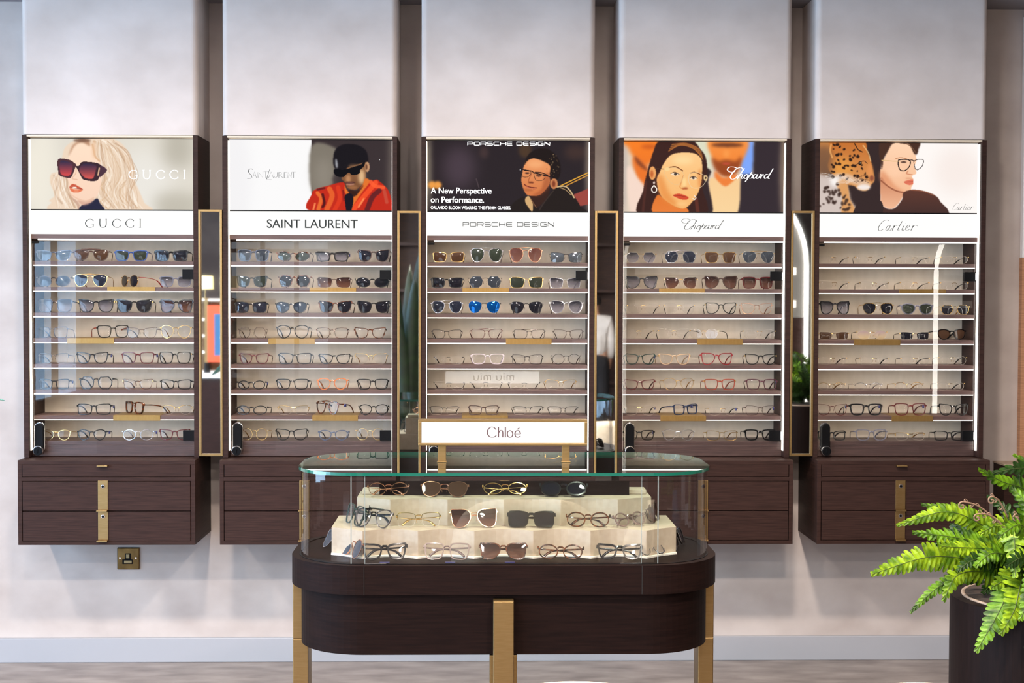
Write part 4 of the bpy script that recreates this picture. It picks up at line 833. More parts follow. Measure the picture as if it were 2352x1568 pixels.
r1,pp1=riser('display_riser',[832,960,1090,1226,1358,1487],761,1556,-1.5171,-1.4525,-1.2401,ZR1+.0005,ZS1,'lower and wider cream scalloped display step inside the glass case',.032)
MB().prism([(x-CCX,y-(-1.3786)-.014) for x,y in pp1],0,.004).build('base_plate',CREAMGLOW,r1)  # whiter cream puts the glow along the riser's foot into the colour
r2,_=riser('display_riser',[896,1028,1158,1289,1421],820,1498,-1.4321,-1.3832,-1.2585,ZS1+.0005,ZS2,'upper cream scalloped display step inside the glass case, behind the lower',.030)
zt3=az(1125,-1.3324)
t3=thing('display_riser','low cream ledge behind the dark board on the upper display step','display riser',(CCX,-1.3001,ZS2+.0005))
MB().box(ax(831,-1.3324)-CCX,ax(1487,-1.3324)-CCX,-.028,.03,0,zt3-ZS2).build('ledge_block',CREAM,t3,bevel=.002)
# sign on the case
zs0,zs1=az(1021.5,CCY,1158),az(962,CCY,1158); xs0,xs1=ax(961,CCY),ax(1349,CCY)
t=thing('table_sign','brass-framed white lit name sign on two brass posts on the glass case','sign',((xs0+xs1)/2,CCY,ZG1+.0095)); sx=(xs0+xs1)/2; sz=ZG1+.0095
def Q(mb):
    mb.v=[(v[0]-sx,v[1]-CCY,v[2]-sz) for v in mb.v]; return mb
f=MB(); fr=.0068
for b6 in ((xs0,xs0+fr*1.4,zs0+fr,zs1-fr),(xs1-fr*1.2,xs1,zs0+fr,zs1-fr),(xs0,xs1,zs0,zs0+fr),(xs0,xs1,zs1-fr,zs1)): f.box(b6[0],b6[1],CCY-.018,CCY+.018,b6[2],b6[3])
Q(f).build('sign_frame',GOLD,t,bevel=.001)
sp=Q(MB().box(xs0+fr,xs1-fr,CCY-.013,CCY+.013,zs0+fr*.8,zs1-fr*.8)).build('sign_panel',SIGNM,t)
bk=Q(MB().box(xs0+fr*2,xs1-fr*2,CCY+.0131,CCY+.0134,zs0+fr*1.2,zs1-fr*1.2)).build('back_sign_panel',mat('lit_sign_bright',(40,40,40),.4,spec=.1,emit=(255,252,246),es=7),t)
MIU=[]; xo=0
for ch in 'miu miu':
    if ch==' ': xo+=.5; continue
    if ch=='m': MIU+=[[(xo,0),(xo,1)],[(xo,.6),(xo+.15,.95),(xo+.38,.95),(xo+.45,.6),(xo+.45,0)],[(xo+.45,.6),(xo+.6,.95),(xo+.83,.95),(xo+.9,.6),(xo+.9,0)]]; xo+=1.3
    if ch=='i': MIU+=[[(xo,0),(xo,.95)],[(xo,1.25),(xo,1.42)]]; xo+=.4
    if ch=='u': MIU+=[[(xo,.95),(xo,.35),(xo+.15,.03),(xo+.42,.03),(xo+.6,.35),(xo+.6,.95)],[(xo+.6,.95),(xo+.6,0)]]; xo+=.95
lm=strokes(MIU,lambda u,v:(sx+.10-u/xo*.20, (zs0+zs1)/2-.014+v*.024),.0035,.0050,0,CCY+.0142); Q(lm); lm.build('lettering',LETTER,bk,recalc=False)
B=ztf(950,780,.2041,CCY-.0135); l=strokes(CHLO,B,.0012,.0034,0,CCY-.0135); Q(l); l.build('lettering',LETTERB,sp,recalc=False)
for pa,pb in ((1006,1025),(1291,1309)):
    Q(MB().box(ax(pa,CCY),ax(pb,CCY),CCY-.010,CCY+.004,sz+.001,zs0+.001).box(ax(pa,CCY)-.002,ax(pb,CCY)+.002,CCY-.018,CCY+.018,sz,sz+.003)).build('post',GOLD,t,bevel=.0008)
# eyewear in the case : px, w px, h px, depth, z, yaw, tilt, shape style frame lens opts, label
CASE=[
(893,97,30,-1.3924,ZS2,6,-38,'oval thin rosegold clear','rose gold oval eyeglasses on the upper display step, left end'),
(1020,113,36,-1.3924,ZS2,-4,-38,'panto thin rosegold brown','large dark brown rose gold sunglasses on the upper display step'),
(1162,106,28,-1.3924,ZS2,3,-40,'oval thin gold clear','thin gold oval eyeglasses on the upper display step, between two sunglasses'),
(1296,112,34,-1.3924,ZS2,-3,-38,'oval thick black black','oversized black sunglasses on the upper display step, right end'),
(853,90,44,-1.4756,ZS1,-22,-22,'aviator full black clear bar','black double-bridge eyeglasses on the lower display step, by the left glass seam'),
(962,104,33,-1.4756,ZS1,3,-34,'rect half gold clear','gold half-rim eyeglasses on the lower display step, left of brown sunglasses'),
(1091,112,44,-1.4756,ZS1,7,-24,'butterfly thin rosegold gradbrown','rose gold sunglasses with brown lenses in the middle display step row'),
(1221,113,36,-1.4756,ZS1,-4,-34,'rect thick black black','thick black sunglasses in the middle row, beside brown butterfly pair'),
(1352,104,34,-1.4756,ZS1,-6,-34,'oval full tortoise clear','tortoiseshell oval eyeglasses in the middle row, right of black sunglasses'),
(1455,78,34,-1.4617,ZS1,30,-30,'oval full taupe clear','small taupe eyeglasses turned sideways at the right end of middle row'),
(1489,70,32,-1.4109,ZS1,52,-24,'round thin brown clear','thin brown round eyeglasses turned right at the lower step corner'),
(1512,60,44,-1.3601,ZS1,72,-16,'round thin brown gradbrown','brown sunglasses seen edge-on at right end of the lower step'),
(808,62,46,-1.4201,ZS1,-62,-16,'square full green clear','dark green eyeglasses turned sideways at left end of the lower step'),
(826,60,44,-1.3509,ZS1,-70,-14,'square full black clear','black eyeglasses seen edge-on behind the dark green pair'),
(884,106,40,-1.5587,ZR1,6,-26,'cat thick black clear','black cat-eye eyeglasses in the front row, left end'),
(1026,110,40,-1.5587,ZR1,-4,-26,'square full taupe clear','taupe square eyeglasses in the front row, second from left'),
(1157,114,40,-1.5587,ZR1,-2,-26,'butterfly full tortoise gradbrown','dark brown sunglasses in the middle of the front row'),
(1289,108,36,-1.5587,ZR1,-6,-30,'oval full tortoise clear','tortoiseshell oval eyeglasses in the front row, right of dark brown sunglasses'),
(1426,108,38,-1.5587,ZR1,-5,-28,'cat thick black clear','black cat-eye eyeglasses in the front row, right end'),
(802,70,46,-1.5033,ZR1,-66,-22,'round thin rosegold bluegrey','rose gold eyewear with blue-grey lenses fanned at case left end, front'),
(778,70,46,-1.4525,ZR1,-62,-22,'round thin rosegold bluegrey','rose gold eyewear with blue-grey lenses fanned at case left, second pair'),
(755,66,44,-1.3878,ZR1,-60,-30,'butterfly thin silver bluegrey','silver eyewear with pale blue lenses at the back of case left end'),
(1507,64,32,-1.5171,ZR1,30,-48,'round thin silver clear','thin silver eyeglasses lying tilted at the front right of the case'),
(1540,62,32,-1.4709,ZR1,42,-48,'round thin silver clear','thin silver eyeglasses lying tilted at right end, behind another silver pair'),
(1566,50,38,-1.3416,ZR1,64,-22,'square full black black','black sunglasses at the back right corner of the case floor')]
for (px,wp,hp,y,z,yw,tl_,spec,lab) in CASE:
    q=spec.split(); k=(y+DD)/FPX; ca=math.cos(math.radians(tl_)); yw_=math.radians(yw)
    w=min(.140,wp*k/ max(.45,math.cos(yw_)*1.0)); h=min(.052,hp*k/ca*.86); h=hp*k*(1.12 if tl_<-30 else 1.0)
    if abs(yw)>45: w=.118
    parts=eyewear(w,h,q[0],q[1],q[2],q[3],fold=True,bar='bar' in q)
    # lowest point after tilting rests on the surface
    X=ax(px,y)
    o=place(parts,(X,y,z),yw_,math.radians(tl_),lab,'eyewear in the glass display case',q[3]!='clear')
    R3=Matrix.Rotation(yw_,4,'Z')@Matrix.Rotation(math.radians(tl_),4,'X')
    zmin=min((R3@Vector(v))[2] for n_,m_,a_,b_ in parts for v in m_.v); o.location.z=z-zmin+.0018
# small blue price tags in the case
for px,y,z in ((884,-1.5744,ZR1),(1035,-1.5744,ZR1),(1172,-1.5744,ZR1)):
    x=ax(px,y); m=MB().box(-.013,.013,-.006,.006,0,.0012); o=m.build('price_tag',TAG,None); o.location=(x,y-.012,z+.001)
    tag(o,'small blue price tag on the case floor by the '+{884:'left black cat-eye pair',1035:'taupe square pair',1172:'dark brown sunglasses'}[px],'tag','blue price tags in the case')
# ------------------------------------------------------------------ fern in a dark planter, right foreground
GR=[noisy('fern_green',(84,122,10),(38,66,6),40,(1,1,1),.5,0,.1,4,.3,.42,.58),noisy('fern_green_highlight',(122,150,18),(66,98,8),40,(1,1,1),.5,0,.1,4,.3,.42,.58),noisy('fern_green_shade',(34,66,11),(20,42,8),40,(1,1,1),.5,0,.1,4,.3)]  # leaf greens with highlights and the shade between fronds put into the colour
for g in GR:
    b=g.node_tree.nodes['Principled BSDF']; b.inputs['Subsurface Weight'].default_value=.0
STEM=mat('fern_stem',(52,66,24),.6); CROZ=mat('fiddlehead_brown',(128,100,80),.7)
def frond(pts,wmax,roll=0,n=26,curl=.2,droop=.25):
    """one arching frond: central rib with toothed leaflets on both sides, cupped slightly"""
    C=cat_rom(pts,10); C=[Vector(c) for c in C]; L=[0]
    for a,b in zip(C[:-1],C[1:]): L.append(L[-1]+(b-a).length)
    T=L[-1]
    def ev(s):
        for k in range(len(L)-1):
            if L[k+1]>=s: u=(s-L[k])/max(1e-9,L[k+1]-L[k]); return C[k].lerp(C[k+1],u),(C[k+1]-C[k]).normalized()
        return C[-1],(C[-1]-C[-2]).normalized()
    m=MB(); view=Vector((-.1,-1,.35)).normalized()
    for k in range(n):
        s=(.12+.87*k/(n-1)); p,tg=ev(T*s); prof=min(1,(s-.08)*5)*(1-max(0,(s-.45)/.55)**1.7*.86)
        side=tg.cross(view).normalized(); side=(Matrix.Rotation(roll,3,tg)@side); nrm=side.cross(tg).normalized()
        wl=wmax*prof; bw=T*.87/n*.56
        for sg in (1,-1):
            d=(side*sg+tg*.28+nrm*(-droop*.5 if sg>0 else -droop*.3)).normalized()
            d=(d+tg*random.uniform(-.12,.12)+nrm*random.uniform(-.22,.18)).normalized(); j=random.uniform(.86,1.1); tip=p+d*wl*j-nrm*curl*wl*.35; a=p-tg*bw*.9; b=p+tg*bw*.9; mid1=p+d*wl*.55*j-tg*bw*1.0+nrm*.0012; mid2=p+d*wl*.55*j+tg*bw*1.0+nrm*.0012; midc=p+d*wl*.5*j-nrm*.001
            t1=p+d*wl*.90*j-tg*bw*.62-nrm*curl*wl*.2; t2=p+d*wl*.90*j+tg*bw*.70-nrm*curl*wl*.2
            m.add([a,p,b,mid1,midc,mid2,t1,tip,t2],[(0,3,4,1),(1,4,5,2),(3,6,7,4),(4,7,8,5)],0)
    m.tube([c for c in C],[.0016*(1-.6*k/len(C)) for k in range(len(C))],5,1)
    return m
FY=-2.12
def V(px,py,y): return tuple(at(px,py,y))
ROOT=(2330,1330)
FRD=[ # (px,py,dy) base,mid,tip relative depth, width, material
([(2262,1290,0),(2139,1278,-.04),(2003,1318,-.08)],.042,1),([(2300,1260,.05),(2200,1235,.02),(2098,1222,.0)],.036,0),([(2280,1220,.08),(2180,1175,.06),(2062,1206,.04)],.030,1),
([(2300,1230,.1),(2230,1180,.09),(2118,1158,.08)],.030,0),([(2300,1262,-.02),(2230,1258,-.06),(2162,1255,-.1)],.040,1),([(2270,1310,-.05),(2200,1320,-.08),(2168,1378,-.1)],.036,1),
([(2260,1300,0),(2160,1345,-.02),(2092,1405,-.04)],.024,0),([(2320,1210,-.1),(2330,1240,-.14),(2332,1322,-.18)],.044,1),([(2330,1330,-.12),(2292,1410,-.16),(2243,1495,-.18)],.040,0),
([(2345,1340,-.14),(2330,1400,-.18),(2300,1455,-.2)],.044,1),([(2360,1130,.0),(2300,1105,-.02),(2250,1078,-.04)],.034,0),([(2380,1085,-.06),(2340,1075,-.1),(2285,1085,-.12)],.034,2),
([(2400,1250,-.1),(2370,1170,-.1),(2325,1120,-.08)],.040,0),([(2330,1300,.06),(2290,1330,.04),(2258,1362,.0)],.036,2),([(2350,1280,.1),(2280,1240,.12),(2235,1190,.12)],.036,2),
([(2360,1320,-.1),(2352,1280,-.16),(2310,1300,-.2)],.040,2),([(2400,1340,-.14),(2390,1420,-.2),(2360,1500,-.24)],.044,2),([(2420,1180,.0),(2400,1090,.02),(2330,1045,.02)],.032,0),
([(2440,1230,.05),(2470,1120,.05),(2540,1080,.05)],.04,0),([(2440,1280,-.1),(2520,1250,-.14),(2620,1290,-.18)],.04,1),([(2440,1320,0),(2520,1340,0),(2590,1420,0)],.04,0),([(2350,1240,.02),(2310,1200,.0),(2250,1225,-.03)],.034,1),
([(2370,1260,-.12),(2345,1205,-.16),(2290,1235,-.2)],.034,0),([(2310,1290,-.04),(2240,1285,-.1),(2200,1310,-.13)],.034,2),([(2390,1300,-.16),(2370,1360,-.2),(2345,1420,-.23)],.04,0),([(2300,1250,.12),(2210,1215,.16),(2150,1250,.18)],.032,2),
([(2330,1270,.08),(2270,1290,.08),(2215,1330,.08)],.036,2),([(2340,1300,.02),(2300,1350,.0),(2280,1400,-.02)],.036,2),([(2320,1240,.14),(2255,1210,.18),(2185,1205,.2)],.03,2),([(2350,1250,.1),(2320,1180,.14),(2270,1140,.16)],.034,2),
([(2370,1300,-.02),(2330,1360,-.05),(2320,1430,-.06)],.040,2),([(2310,1290,.0),(2250,1320,.0),(2190,1330,.0)],.034,2),([(2380,1220,.06),(2350,1150,.08),(2340,1085,.08)],.034,2),([(2330,1280,-.06),(2280,1270,-.09),(2240,1300,-.12)],.036,0),
([(2350,1300,-.1),(2310,1330,-.13),(2275,1350,-.16)],.036,1)]
pcx=ax(2405,FY); pot_z=az(1372,FY+.0)
def planter(loc,label):
    t=thing('potted_fern',label,'potted plant',loc,'ferns in dark planters'); h=pot_z
    MB().prism(rrect(0,0,.205,.205,.2,16),0,h-.002).build('planter',WOODV,t,bevel=.003)
    MB().lathe([(.181,h-.002),(.181,h+.001),(.176,h+.002),(.172,h-.0005)],0,0,40).build('planter_rim',mat('planter_liner',(140,122,106),.5),t,smooth=True)
    MB().prism(rrect(0,0,.172,.172,.168,14),h-.0015,h+.001).build('soil',noisy('soil',(52,38,28),(28,20,14),50,(1,1,1),.9,0,.5),t)
    for (pp,w_,mi) in FRD:
        b0=pp[0]; pts=[V(a,b,FY+c) for a,b,c in pp]; b1=Vector((pcx+ (pts[0][0]-pcx)*.25,FY+.0,h-.01)); 
        q=[b1,Vector(pts[0]).lerp(b1,.4)+Vector((0,0,.03)),Vector(pts[0]),Vector(pts[1]),Vector(pts[2])]
        q=[(v_[0]-pcx,v_[1]-FY,v_[2]) for v_ in q]
        stem=MB(); m=frond(q,w_,random.uniform(-.3,.3),int(16+16*(Vector(pts[0])-Vector(pts[2])).length/.3)); m.build('frond',[GR[mi],STEM],t,recalc=False)
    for (a,b) in (((2245,1180),(2310,1215)),((2278,1140),(2315,1190)),((2210,1152),(2290,1200)),((2335,1180),(2345,1230))):
        e=Vector(V(a[0],a[1],FY-.1)); s_=Vector(V(b[0],b[1],FY-.08)); c=MB()
        q=[s_.lerp(e,k/6)+Vector((0,0,.012*math.sin(PI*k/6))) for k in range(7)]
        r=.009
        for k in range(14): an=k*.55; rr=r*(1-k/15); q.append(e+Vector((-rr*math.sin(an),0,-r+rr*math.cos(an)+ .0)))
        c.tube([tuple(v_) for v_ in cat_rom([(v_[0]-pcx,v_[1]-FY,v_[2]) for v_ in q],3)],.0019,6)
        for k in range(1,6):
            pnt=q[k]; c.tube([tuple(v_) for v_ in cat_rom([(pnt[0]-pcx+u_,pnt[1]-FY,pnt[2]+w__*(1 if k%2 else -1)) for u_,w__ in ((0,0),(-.003,.006),(-.007,.008),(-.009,.005),(-.0065,.003),(-.0055,.005))],3)],.0010,5)
        c.build('fiddlehead',CROZ,t,smooth=True)
    return t
def copy_tree(o,parent=None):
    c=o.copy(); COL.objects.link(c); c.parent=parent
    for ch in list(o.children): copy_tree(ch,c)
    return c
fern=planter((pcx,FY,0),'bright green potted fern in dark wood planter, right foreground')
f2=copy_tree(fern); f2.location=(1.93,-3.5,.03); f2['label']='green fern in dark planter seen reflected in the right-hand mirror'
# ------------------------------------------------------------------ cream chairs whose backs just enter the frame
CHF=noisy('cream_upholstery',(240,226,200),(230,214,186),60,(1,1,1),.7,0,.2)
def chair(px,py,y,label):
    p=at(px,py,y); zt=p[2]; t=thing('tub_chair',label,'chair',(p[0],y+.0,0),'cream tub chairs in the foreground')
    m=MB(); n=24; R_=.27; prof=[]; vs=[]; 
    for k in range(n+1):
        a=PI*(k/n); x=-R_*math.cos(a); yy=R_*math.sin(a)-.0; top=zt-.030*(1-math.sin(a))**1.0-.16*(1-math.sin(a))**2
        for (dr,dz) in ((0,-zt+.36),(0,-.03),(-.012,-.008),(-.03,0),(-.048,-.008),(-.06,-.03),(-.06,-zt+.36)):
            rr=(R_+dr)/R_; vs.append((x*rr,yy*rr-R_,(top+dz) if dz>-.2 else .36))
    fs=[(k*7+j,(k+1)*7+j,(k+1)*7+(j+1)%7,k*7+(j+1)%7) for k in range(n) for j in range(7)]+[tuple(range(7)),tuple(range(n*7+6,n*7-1,-1))]
    m.add(vs,fs).build('backrest',CHF,t,smooth=True)
    MB().prism(rrect(0,-.27,.205,.23,.12,8),.36,.46).build('seat',CHF,t,bevel=.015,seg=3)
    for sx_ in (-1,1):
        for sy_ in (-.45,-.09): MB().tube([(sx_*.17,sy_,.37),(sx_*.19,sy_+(.03 if sy_>-.2 else -.03),0)],[.014,.009],8).build('leg',GOLD,t)
    return t
chair(1315,1554,-2.75,'cream upholstered chair, its back top at the bottom centre edge')
chair(2085,1557,-2.75,'cream upholstered chair, its back top at the bottom right edge')
# ------------------------------------------------------------------ plant whose leaf tip enters on the left edge
lp=at(6,920,-2.6); t=thing('potted_plant','broad-leaved plant in a pot, one teal leaf tip at left edge','potted plant',(lp[0]-.33,-2.6,0))
MB().lathe([(.0,0),(.10,0),(.13,.26),(.12,.26),(.115,.24),(.0,.24)],0,0,28).build('pot',CREAM,t,smooth=False)
LEAF=mat('teal_leaf',(70,128,122),.5); bx=lp[0]-.33
def blade(p0,p1,p2,w_,m_,name='leaf',par=None,n=12):
    C=cat_rom([p0,p1,p2],n//2); mb=MB(); k=len(C); vs=[]
    for i_,c in enumerate(C):
        u=i_/(k-1); c=Vector(c); tg=(Vector(C[min(i_+1,k-1)])-Vector(C[max(i_-1,0)])).normalized(); sd=tg.cross(Vector((0,-.6,.8))).normalized()
        ww=w_*math.sin(PI*min(.999,.12+.88*u))**.7; vs+=[c+sd*ww,c-Vector((0,0,.15*ww)),c-sd*ww]
    mb.add(vs,[(3*i_+j,3*i_+j+1,3*i_+j+4,3*i_+j+3) for i_ in range(k-1) for j in range(2)])
    o=mb.build(name,m_,par,smooth=True,recalc=False); sol=o.modifiers.new('s','SOLIDIFY'); sol.thickness=.0012; return o
MB().tube([(0,0,.22),(.01,0,.6),(0,.01,lp[2]-.02)],[.012,.009,.006],8).build('stem',STEM,t,smooth=True)
blade((0,.01,lp[2]-.05),(.17,0,lp[2]+.03),(lp[0]-bx+.004,0,lp[2]+.0),.014,LEAF,par=t)
for an,dz,ln in ((2.2,.05,.22),(3.6,.0,.24),(4.6,-.08,.2),(.9,-.15,.18),(2.9,-.2,.24)):
    blade((0,.01,lp[2]-.05+dz),(ln*.5*math.cos(an),ln*.5*math.sin(an),lp[2]+.04+dz),(ln*math.cos(an),ln*math.sin(an),lp[2]-.03+dz),.03,LEAF,par=t)
# ------------------------------------------------------------------ neighbour tower just touching the right edge
xe=ax(2347,.2); t=thing('wall_panel','tall panel on the wall cut off by the right edge, white above wood','wall panel',(xe+.2,.2,0))
zt=az(592,.2,2340); zc_=az(1060,.2,2340)
def Q(mb): mb.v=[(v[0]-xe-.2,v[1]-.2,v[2]) for v in mb.v]; return mb
Q(MB().box(xe,xe+.4,.205,.234,zt,CEIL-.03)).build('white_panel',mat('white_panel_paint',(240,236,236),.5),t,bevel=.003)
Q(MB().box(xe-.001,xe+.4,.204,.234,zc_,zt)).build('wood_panel',noisy('warm_wood',(190,140,104),(160,112,80),9,(1.2,1.2,26),.5),t)
xq=ax(2304,.15); t=thing('wall_ledge','pale topped ledge on the wall behind the fern, right edge','ledge',(xq+.2,.15,0))
def Q(mb): mb.v=[(v[0]-xq-.2,v[1]-.15,v[2]) for v in mb.v]; return mb
Q(MB().box(xq,xq+.5,.12,.2355,zc_-.31,zc_-.006)).build('ledge_body',WOOD,t); Q(MB().box(xq-.004,xq+.5,.115,.2355,zc_-.006,zc_)).build('ledge_top',CREAM,t)
# ------------------------------------------------------------------ the room behind the camera (seen in mirrors and glass)
DL=mat('downlight_lens',(255,255,255),.4,emit=(255,244,228),es=22)
k_=0
for y in (-1.9,-3.4,-5.2,-7.4):
    for x in (-2.6,-1.0,.6):
        t=thing('ceiling_light','round white recessed downlight in the ceiling, %s row from the towers, %s'%({-1.9:'first',-3.4:'second',-5.2:'third',-7.4:'fourth'}[y],{-2.6:'left column',-1.0:'middle column',.6:'right column'}[x]),'ceiling light',(x,y,CEIL),'recessed ceiling downlights')
        MB().lathe([(.125,-.001),(.125,-.008),(.110,-.010),(.107,-.001)],0,0,28).build('bezel',SKIRT,t,smooth=True)
        MB().cyl((0,0,-.004),.107,'z',.002,24).build('lamp_lens',DL,t)
        l=bpy.data.lights.new('downlight','AREA'); l.shape='DISK'; l.size=.21; l.energy=CEILING_POWER*(1.55 if x>0 and y>-4 else 1.0); l.color=(1,.87,.77)
        o=bpy.data.objects.new('downlight_glow',l); o.parent=t; o.location=(0,0,-.012); COL.objects.link(o)
# counter with lamps and shelving (left mirror)
t=thing('display_counter','dark fronted counter with pale top seen in the left mirror','counter',(-2.75,-7.6,0))
MB().box(-.75,.75,-.3,.3,0,.72).build('counter_body',WOOD,t); MB().box(-.78,.78,-.33,.34,.72,.76).build('counter_top',mat('white_top',(235,232,226),.3),t)
MB().box(-.75,.75,-.33,-.30,.76,1.42).build('counter_back',mat('back_wood',(120,92,60),.5),t)
sh=MB()
for z in (.92,1.07,1.22,1.40): sh.box(-.75,.75,-.30,-.14,z,z+.018)
sh.build('shelf_rack',mat('white_shelf',(238,232,222),.4,emit=(255,240,214),es=.35),t)
m=MB()
for x in (-.75,-.4,-.12,.14,.4,.72): m.box(x,x+.03,-.30,-.13,.76,1.42)
m.build('brass_uprights',GOLD,t)
o=MB().box(.17,.38,-.132,-.126,.84,1.36).build('panel_poster',mat('poster_orange',(200,70,30),.5,emit=(236,84,34),es=.25),t)
MB().box(.23,.31,-.1258,-.1250,.90,1.28).build('poster_figure',mat('poster_blue',(30,90,130),.5),o)
for k in range(5):
    tag(MB().cyl((0,0,0),.03,'z',.09,14,0,.025).build('black_cup',BLACK,None),'small black pot on the mirrored counter, '+['leftmost','second from left','middle one','second from right','rightmost'][k],'pot','black pots on the counter')
    bpy.context.scene.collection.objects[-1].location=(-3.3+.26*k,-7.38,.7605)
for k,x in enumerate((-2.62,-2.40)):
    t=thing('table_lamp','cream shaded table lamp on the counter, %s of two'%('left' if k==0 else 'right'),'lamp',(x,-7.83,1.4185),'table lamps on the counter')
    MB().cyl((0,0,0),.035,'z',.008,20).tube([(0,0,.005),(0,0,.10)],.006,8).build('lamp_base',GOLD,t)
    MB().lathe([(.075,.09),(.070,.21)],0,0,28).build('lamp_shade',mat('lamp_shade',(226,214,160),.7,emit=(255,236,180),es=.5),t,smooth=True)
# tall strap-leaved plant (second mirror)
t=thing('tall_plant','tall dark strap-leaved plant seen in the second mirror','potted plant',(-.74,-7.2,0))
MB().lathe([(0,0),(.13,0),(.17,.38),(.155,.38),(.15,.35),(0,.35)],0,0,28).build('pot',BLACK,t)
DG=noisy('strap_leaf',(22,42,18),(10,24,10),12,(1,1,1),.45)
for k in range(16):
    an=k*2.4; ln=.16+.18*(k%4)/4; zt=1.95-.11*(k%8)
    blade((.03*math.cos(an),.03*math.sin(an),.33),(ln*.55*math.cos(an),ln*.55*math.sin(an),.33+(zt-.33)*.62),(ln*math.cos(an),ln*math.sin(an),zt),.06,DG,par=t)
# dark wood wall units behind
for x,w_,lab in ((-.75,1.5,'dark wood wall panelling unit behind the tall plant'),(1.35,1.5,'dark brown shelving unit behind the person in white shirt')):
    t=thing('wall_unit',lab,'shelving',(x,YB+.2,0)); MB().box(-w_/2,w_/2,-.18,-.05,.0,2.4).build('back_panel',noisy('umber_wood',(74,44,30),(52,30,22),6,(1.2,1.2,16),.5),t)
    m=MB()
    for z in (.5,1.0,1.5,2.0): m.box(-w_/2,w_/2,-.05,.12,z,z+.03)
    for xx in (-w_/2,-w_/6,w_/6,w_/2-.03): m.box(xx,xx+.03,-.05,.12,0,2.4)
    m.build('shelf_frame',MATS['umber_wood'],t)
# arched reeded-glass cabinets with light trim (right mirror, right-hand door)
REED=noisy('reeded_glass',(112,108,102),(90,87,82),60,(9,1,.02),.15,.0,.5,2); REED.node_tree.nodes['Principled BSDF'].inputs['Emission Color'].default_value=(.62,.58,.52,1); REED.node_tree.nodes['Principled BSDF'].inputs['Emission Strength'].default_value=.12  # weak emission on the glass stands in for light inside the cabinet

LEDA=mat('arch_light',(255,255,255),.5,emit=(255,250,240),es=15); LEDB=mat('arch_light_soft',(255,255,255),.5,emit=(255,250,240),es=5)
for cx,hw,lab,yy in ((1.56,.655,'arched reeded-glass cabinet with light trim seen in the right mirror',-4.6),(3.64,.52,'arched reeded-glass cabinet with light trim at the right wall',-4.6)):
    t=thing('arched_cabinet',lab,'cabinet',(cx,yy,0)); z1=2.33 if cx<2 else 2.15; arc=[(hw*math.cos(a),z1-hw+hw*math.sin(a)) for a in np.linspace(0,PI,25)]
    MB().prismy([(hw,.5)]+arc+[(-hw,.5)],-.30,-.02).build('cabinet_shell',WOOD,t)
    s_=.965; MB().prismy([(hw*s_,1.30)]+[(x*s_,(z-1.3)*.95+1.3) for x,z in arc]+[(-hw*s_,1.30)],-.02,-.014).build('reeded_door',REED,t)
    MB().tube([(hw*.97,.0,.62)]+[(x*.97,.0,(z-1.3)*.98+1.3) for x,z in arc]+[(-hw*.97,.0,.62)],(.012 if cx<2 else .018),8).build('light_trim',LEDB if cx<2 else LEDA,t)
    MB().box(-hw,hw,-.30,-.02,0,.5).build('cabinet_base',WOOD,t)
    m=MB()
    for z in (1.37,1.60): m.box(-hw*.86,hw*.86,-.013,-.008,z,z+.05)
    m.build('lit_shelf_edge',mat('lit_edge',(255,250,240),.5,emit=(255,246,230),es=.8),t)
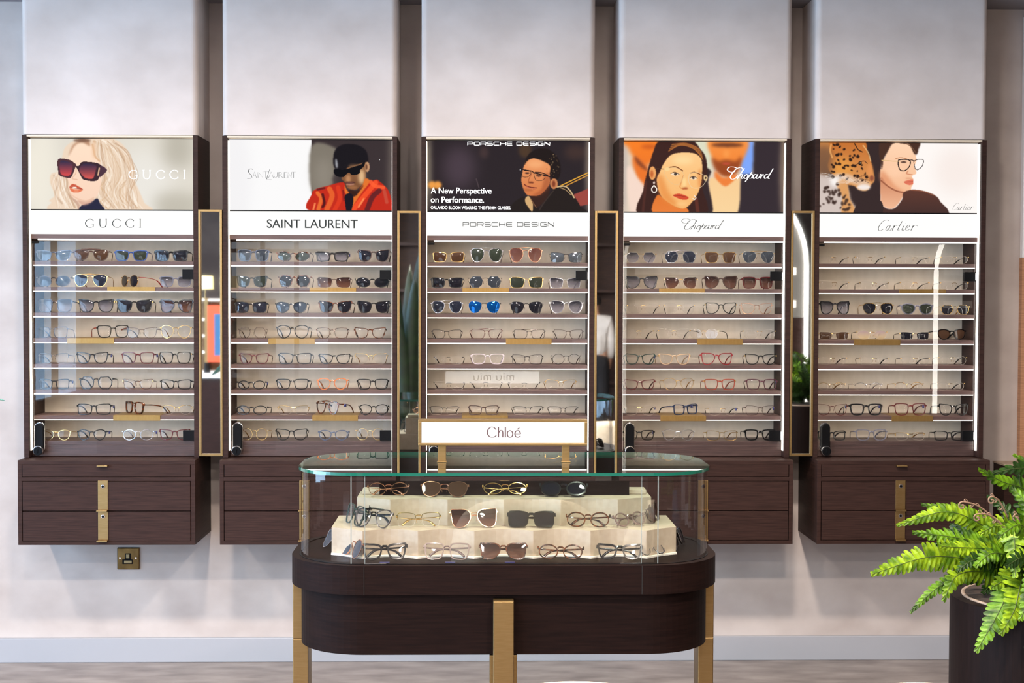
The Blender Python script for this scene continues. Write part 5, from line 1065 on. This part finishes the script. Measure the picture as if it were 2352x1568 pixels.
# person in a white shirt, seen from behind in the third mirror
t=thing('person','person in white shirt and black trousers standing, seen in mirror','person',(1.08,-9.2,0))
SK=mat('skin',(196,150,122),.6); SHIRT=noisy('white_shirt',(226,222,216),(206,202,196),8,(1,1,1),.8,0,.3); TRO=mat('black_trousers',(20,20,24),.8); HR=mat('dark_hair',(24,18,16),.6)
def skin(name,verts,edges,rad,m_,par,root=0):
    me=bpy.data.meshes.new(name); me.from_pydata(verts,edges,[]); o=bpy.data.objects.new(name,me); COL.objects.link(o); o.parent=par; me.materials.append(m_)
    o.modifiers.new('skin','SKIN'); 
    for k,r in enumerate(rad): d=me.skin_vertices[0].data[k]; d.radius=(r,r) if not isinstance(r,tuple) else r; d.use_root=(k==root)
    o.modifiers.new('sub','SUBSURF').levels=2; o.modifiers['sub'].render_levels=2; return o
hs=.9
bv=[(0,0,.90),(0,0,1.10),(0,0,1.30),(0,0,1.40),(0,-.01,1.47),(0,-.01,1.58)]; br=[(.13,.09),(.12,.085),(.14,.09),(.05,.05),(.045,.045),(.075,.09)]
be=[(0,1),(1,2),(2,3),(3,4),(4,5)]
for s in (-1,1):
    k=len(bv); bv+=[(s*.15,0,1.33),(s*.19,.02,1.08),(s*.18,-.08,.86),(s*.17,-.12,.78)]; br+=[.05,.038,.028,.03]; be+=[(2,k),(k,k+1),(k+1,k+2),(k+2,k+3)]
    k=len(bv); bv+=[(s*.09,0,.82),(s*.10,0,.46),(s*.11,.02,.08),(s*.11,-.10,.04)]; br+=[.085,.055,.04,.035]; be+=[(0,k),(k,k+1),(k+1,k+2),(k+2,k+3)]
sc=.90; bv=[(a*sc,b*sc,c*sc) for a,b,c in bv]
skin('body',bv,be,br,SK,t)
sv=[(0,0,.90),(0,0,1.08),(0,0,1.30),(0,0,1.405)]; se=[(0,1),(1,2),(2,3)]; sr_=[(.155,.115),(.145,.105),(.16,.105),(.06,.06)]
for s in (-1,1): k=len(sv); sv+=[(s*.16,0,1.34),(s*.195,.02,1.09),(s*.185,-.06,.90)]; se+=[(2,k),(k,k+1),(k+1,k+2)]; sr_+=[.066,.052,.044]
skin('shirt',[(a*sc,b*sc,c*sc) for a,b,c in sv],se,sr_,SHIRT,t)
tv=[(0,0,1.0),(0,0,.84)]; te=[(0,1)]; tr_=[(.15,.11),(.15,.11)]
for s in (-1,1): k=len(tv); tv+=[(s*.09,0,.78),(s*.10,0,.46),(s*.11,.02,.10)]; te+=[(1,k),(k,k+1),(k+1,k+2)]; tr_+=[.10,.07,.055]
skin('trousers',[(a*sc,b*sc,c*sc) for a,b,c in tv],te,tr_,TRO,t)
skin('hair',[(0,.01,1.50*sc),(0,.01,1.57*sc),(0,0,1.63*sc)],[(0,1),(1,2)],[(.07,.08),(.088,.10),(.06,.07)],HR,t)
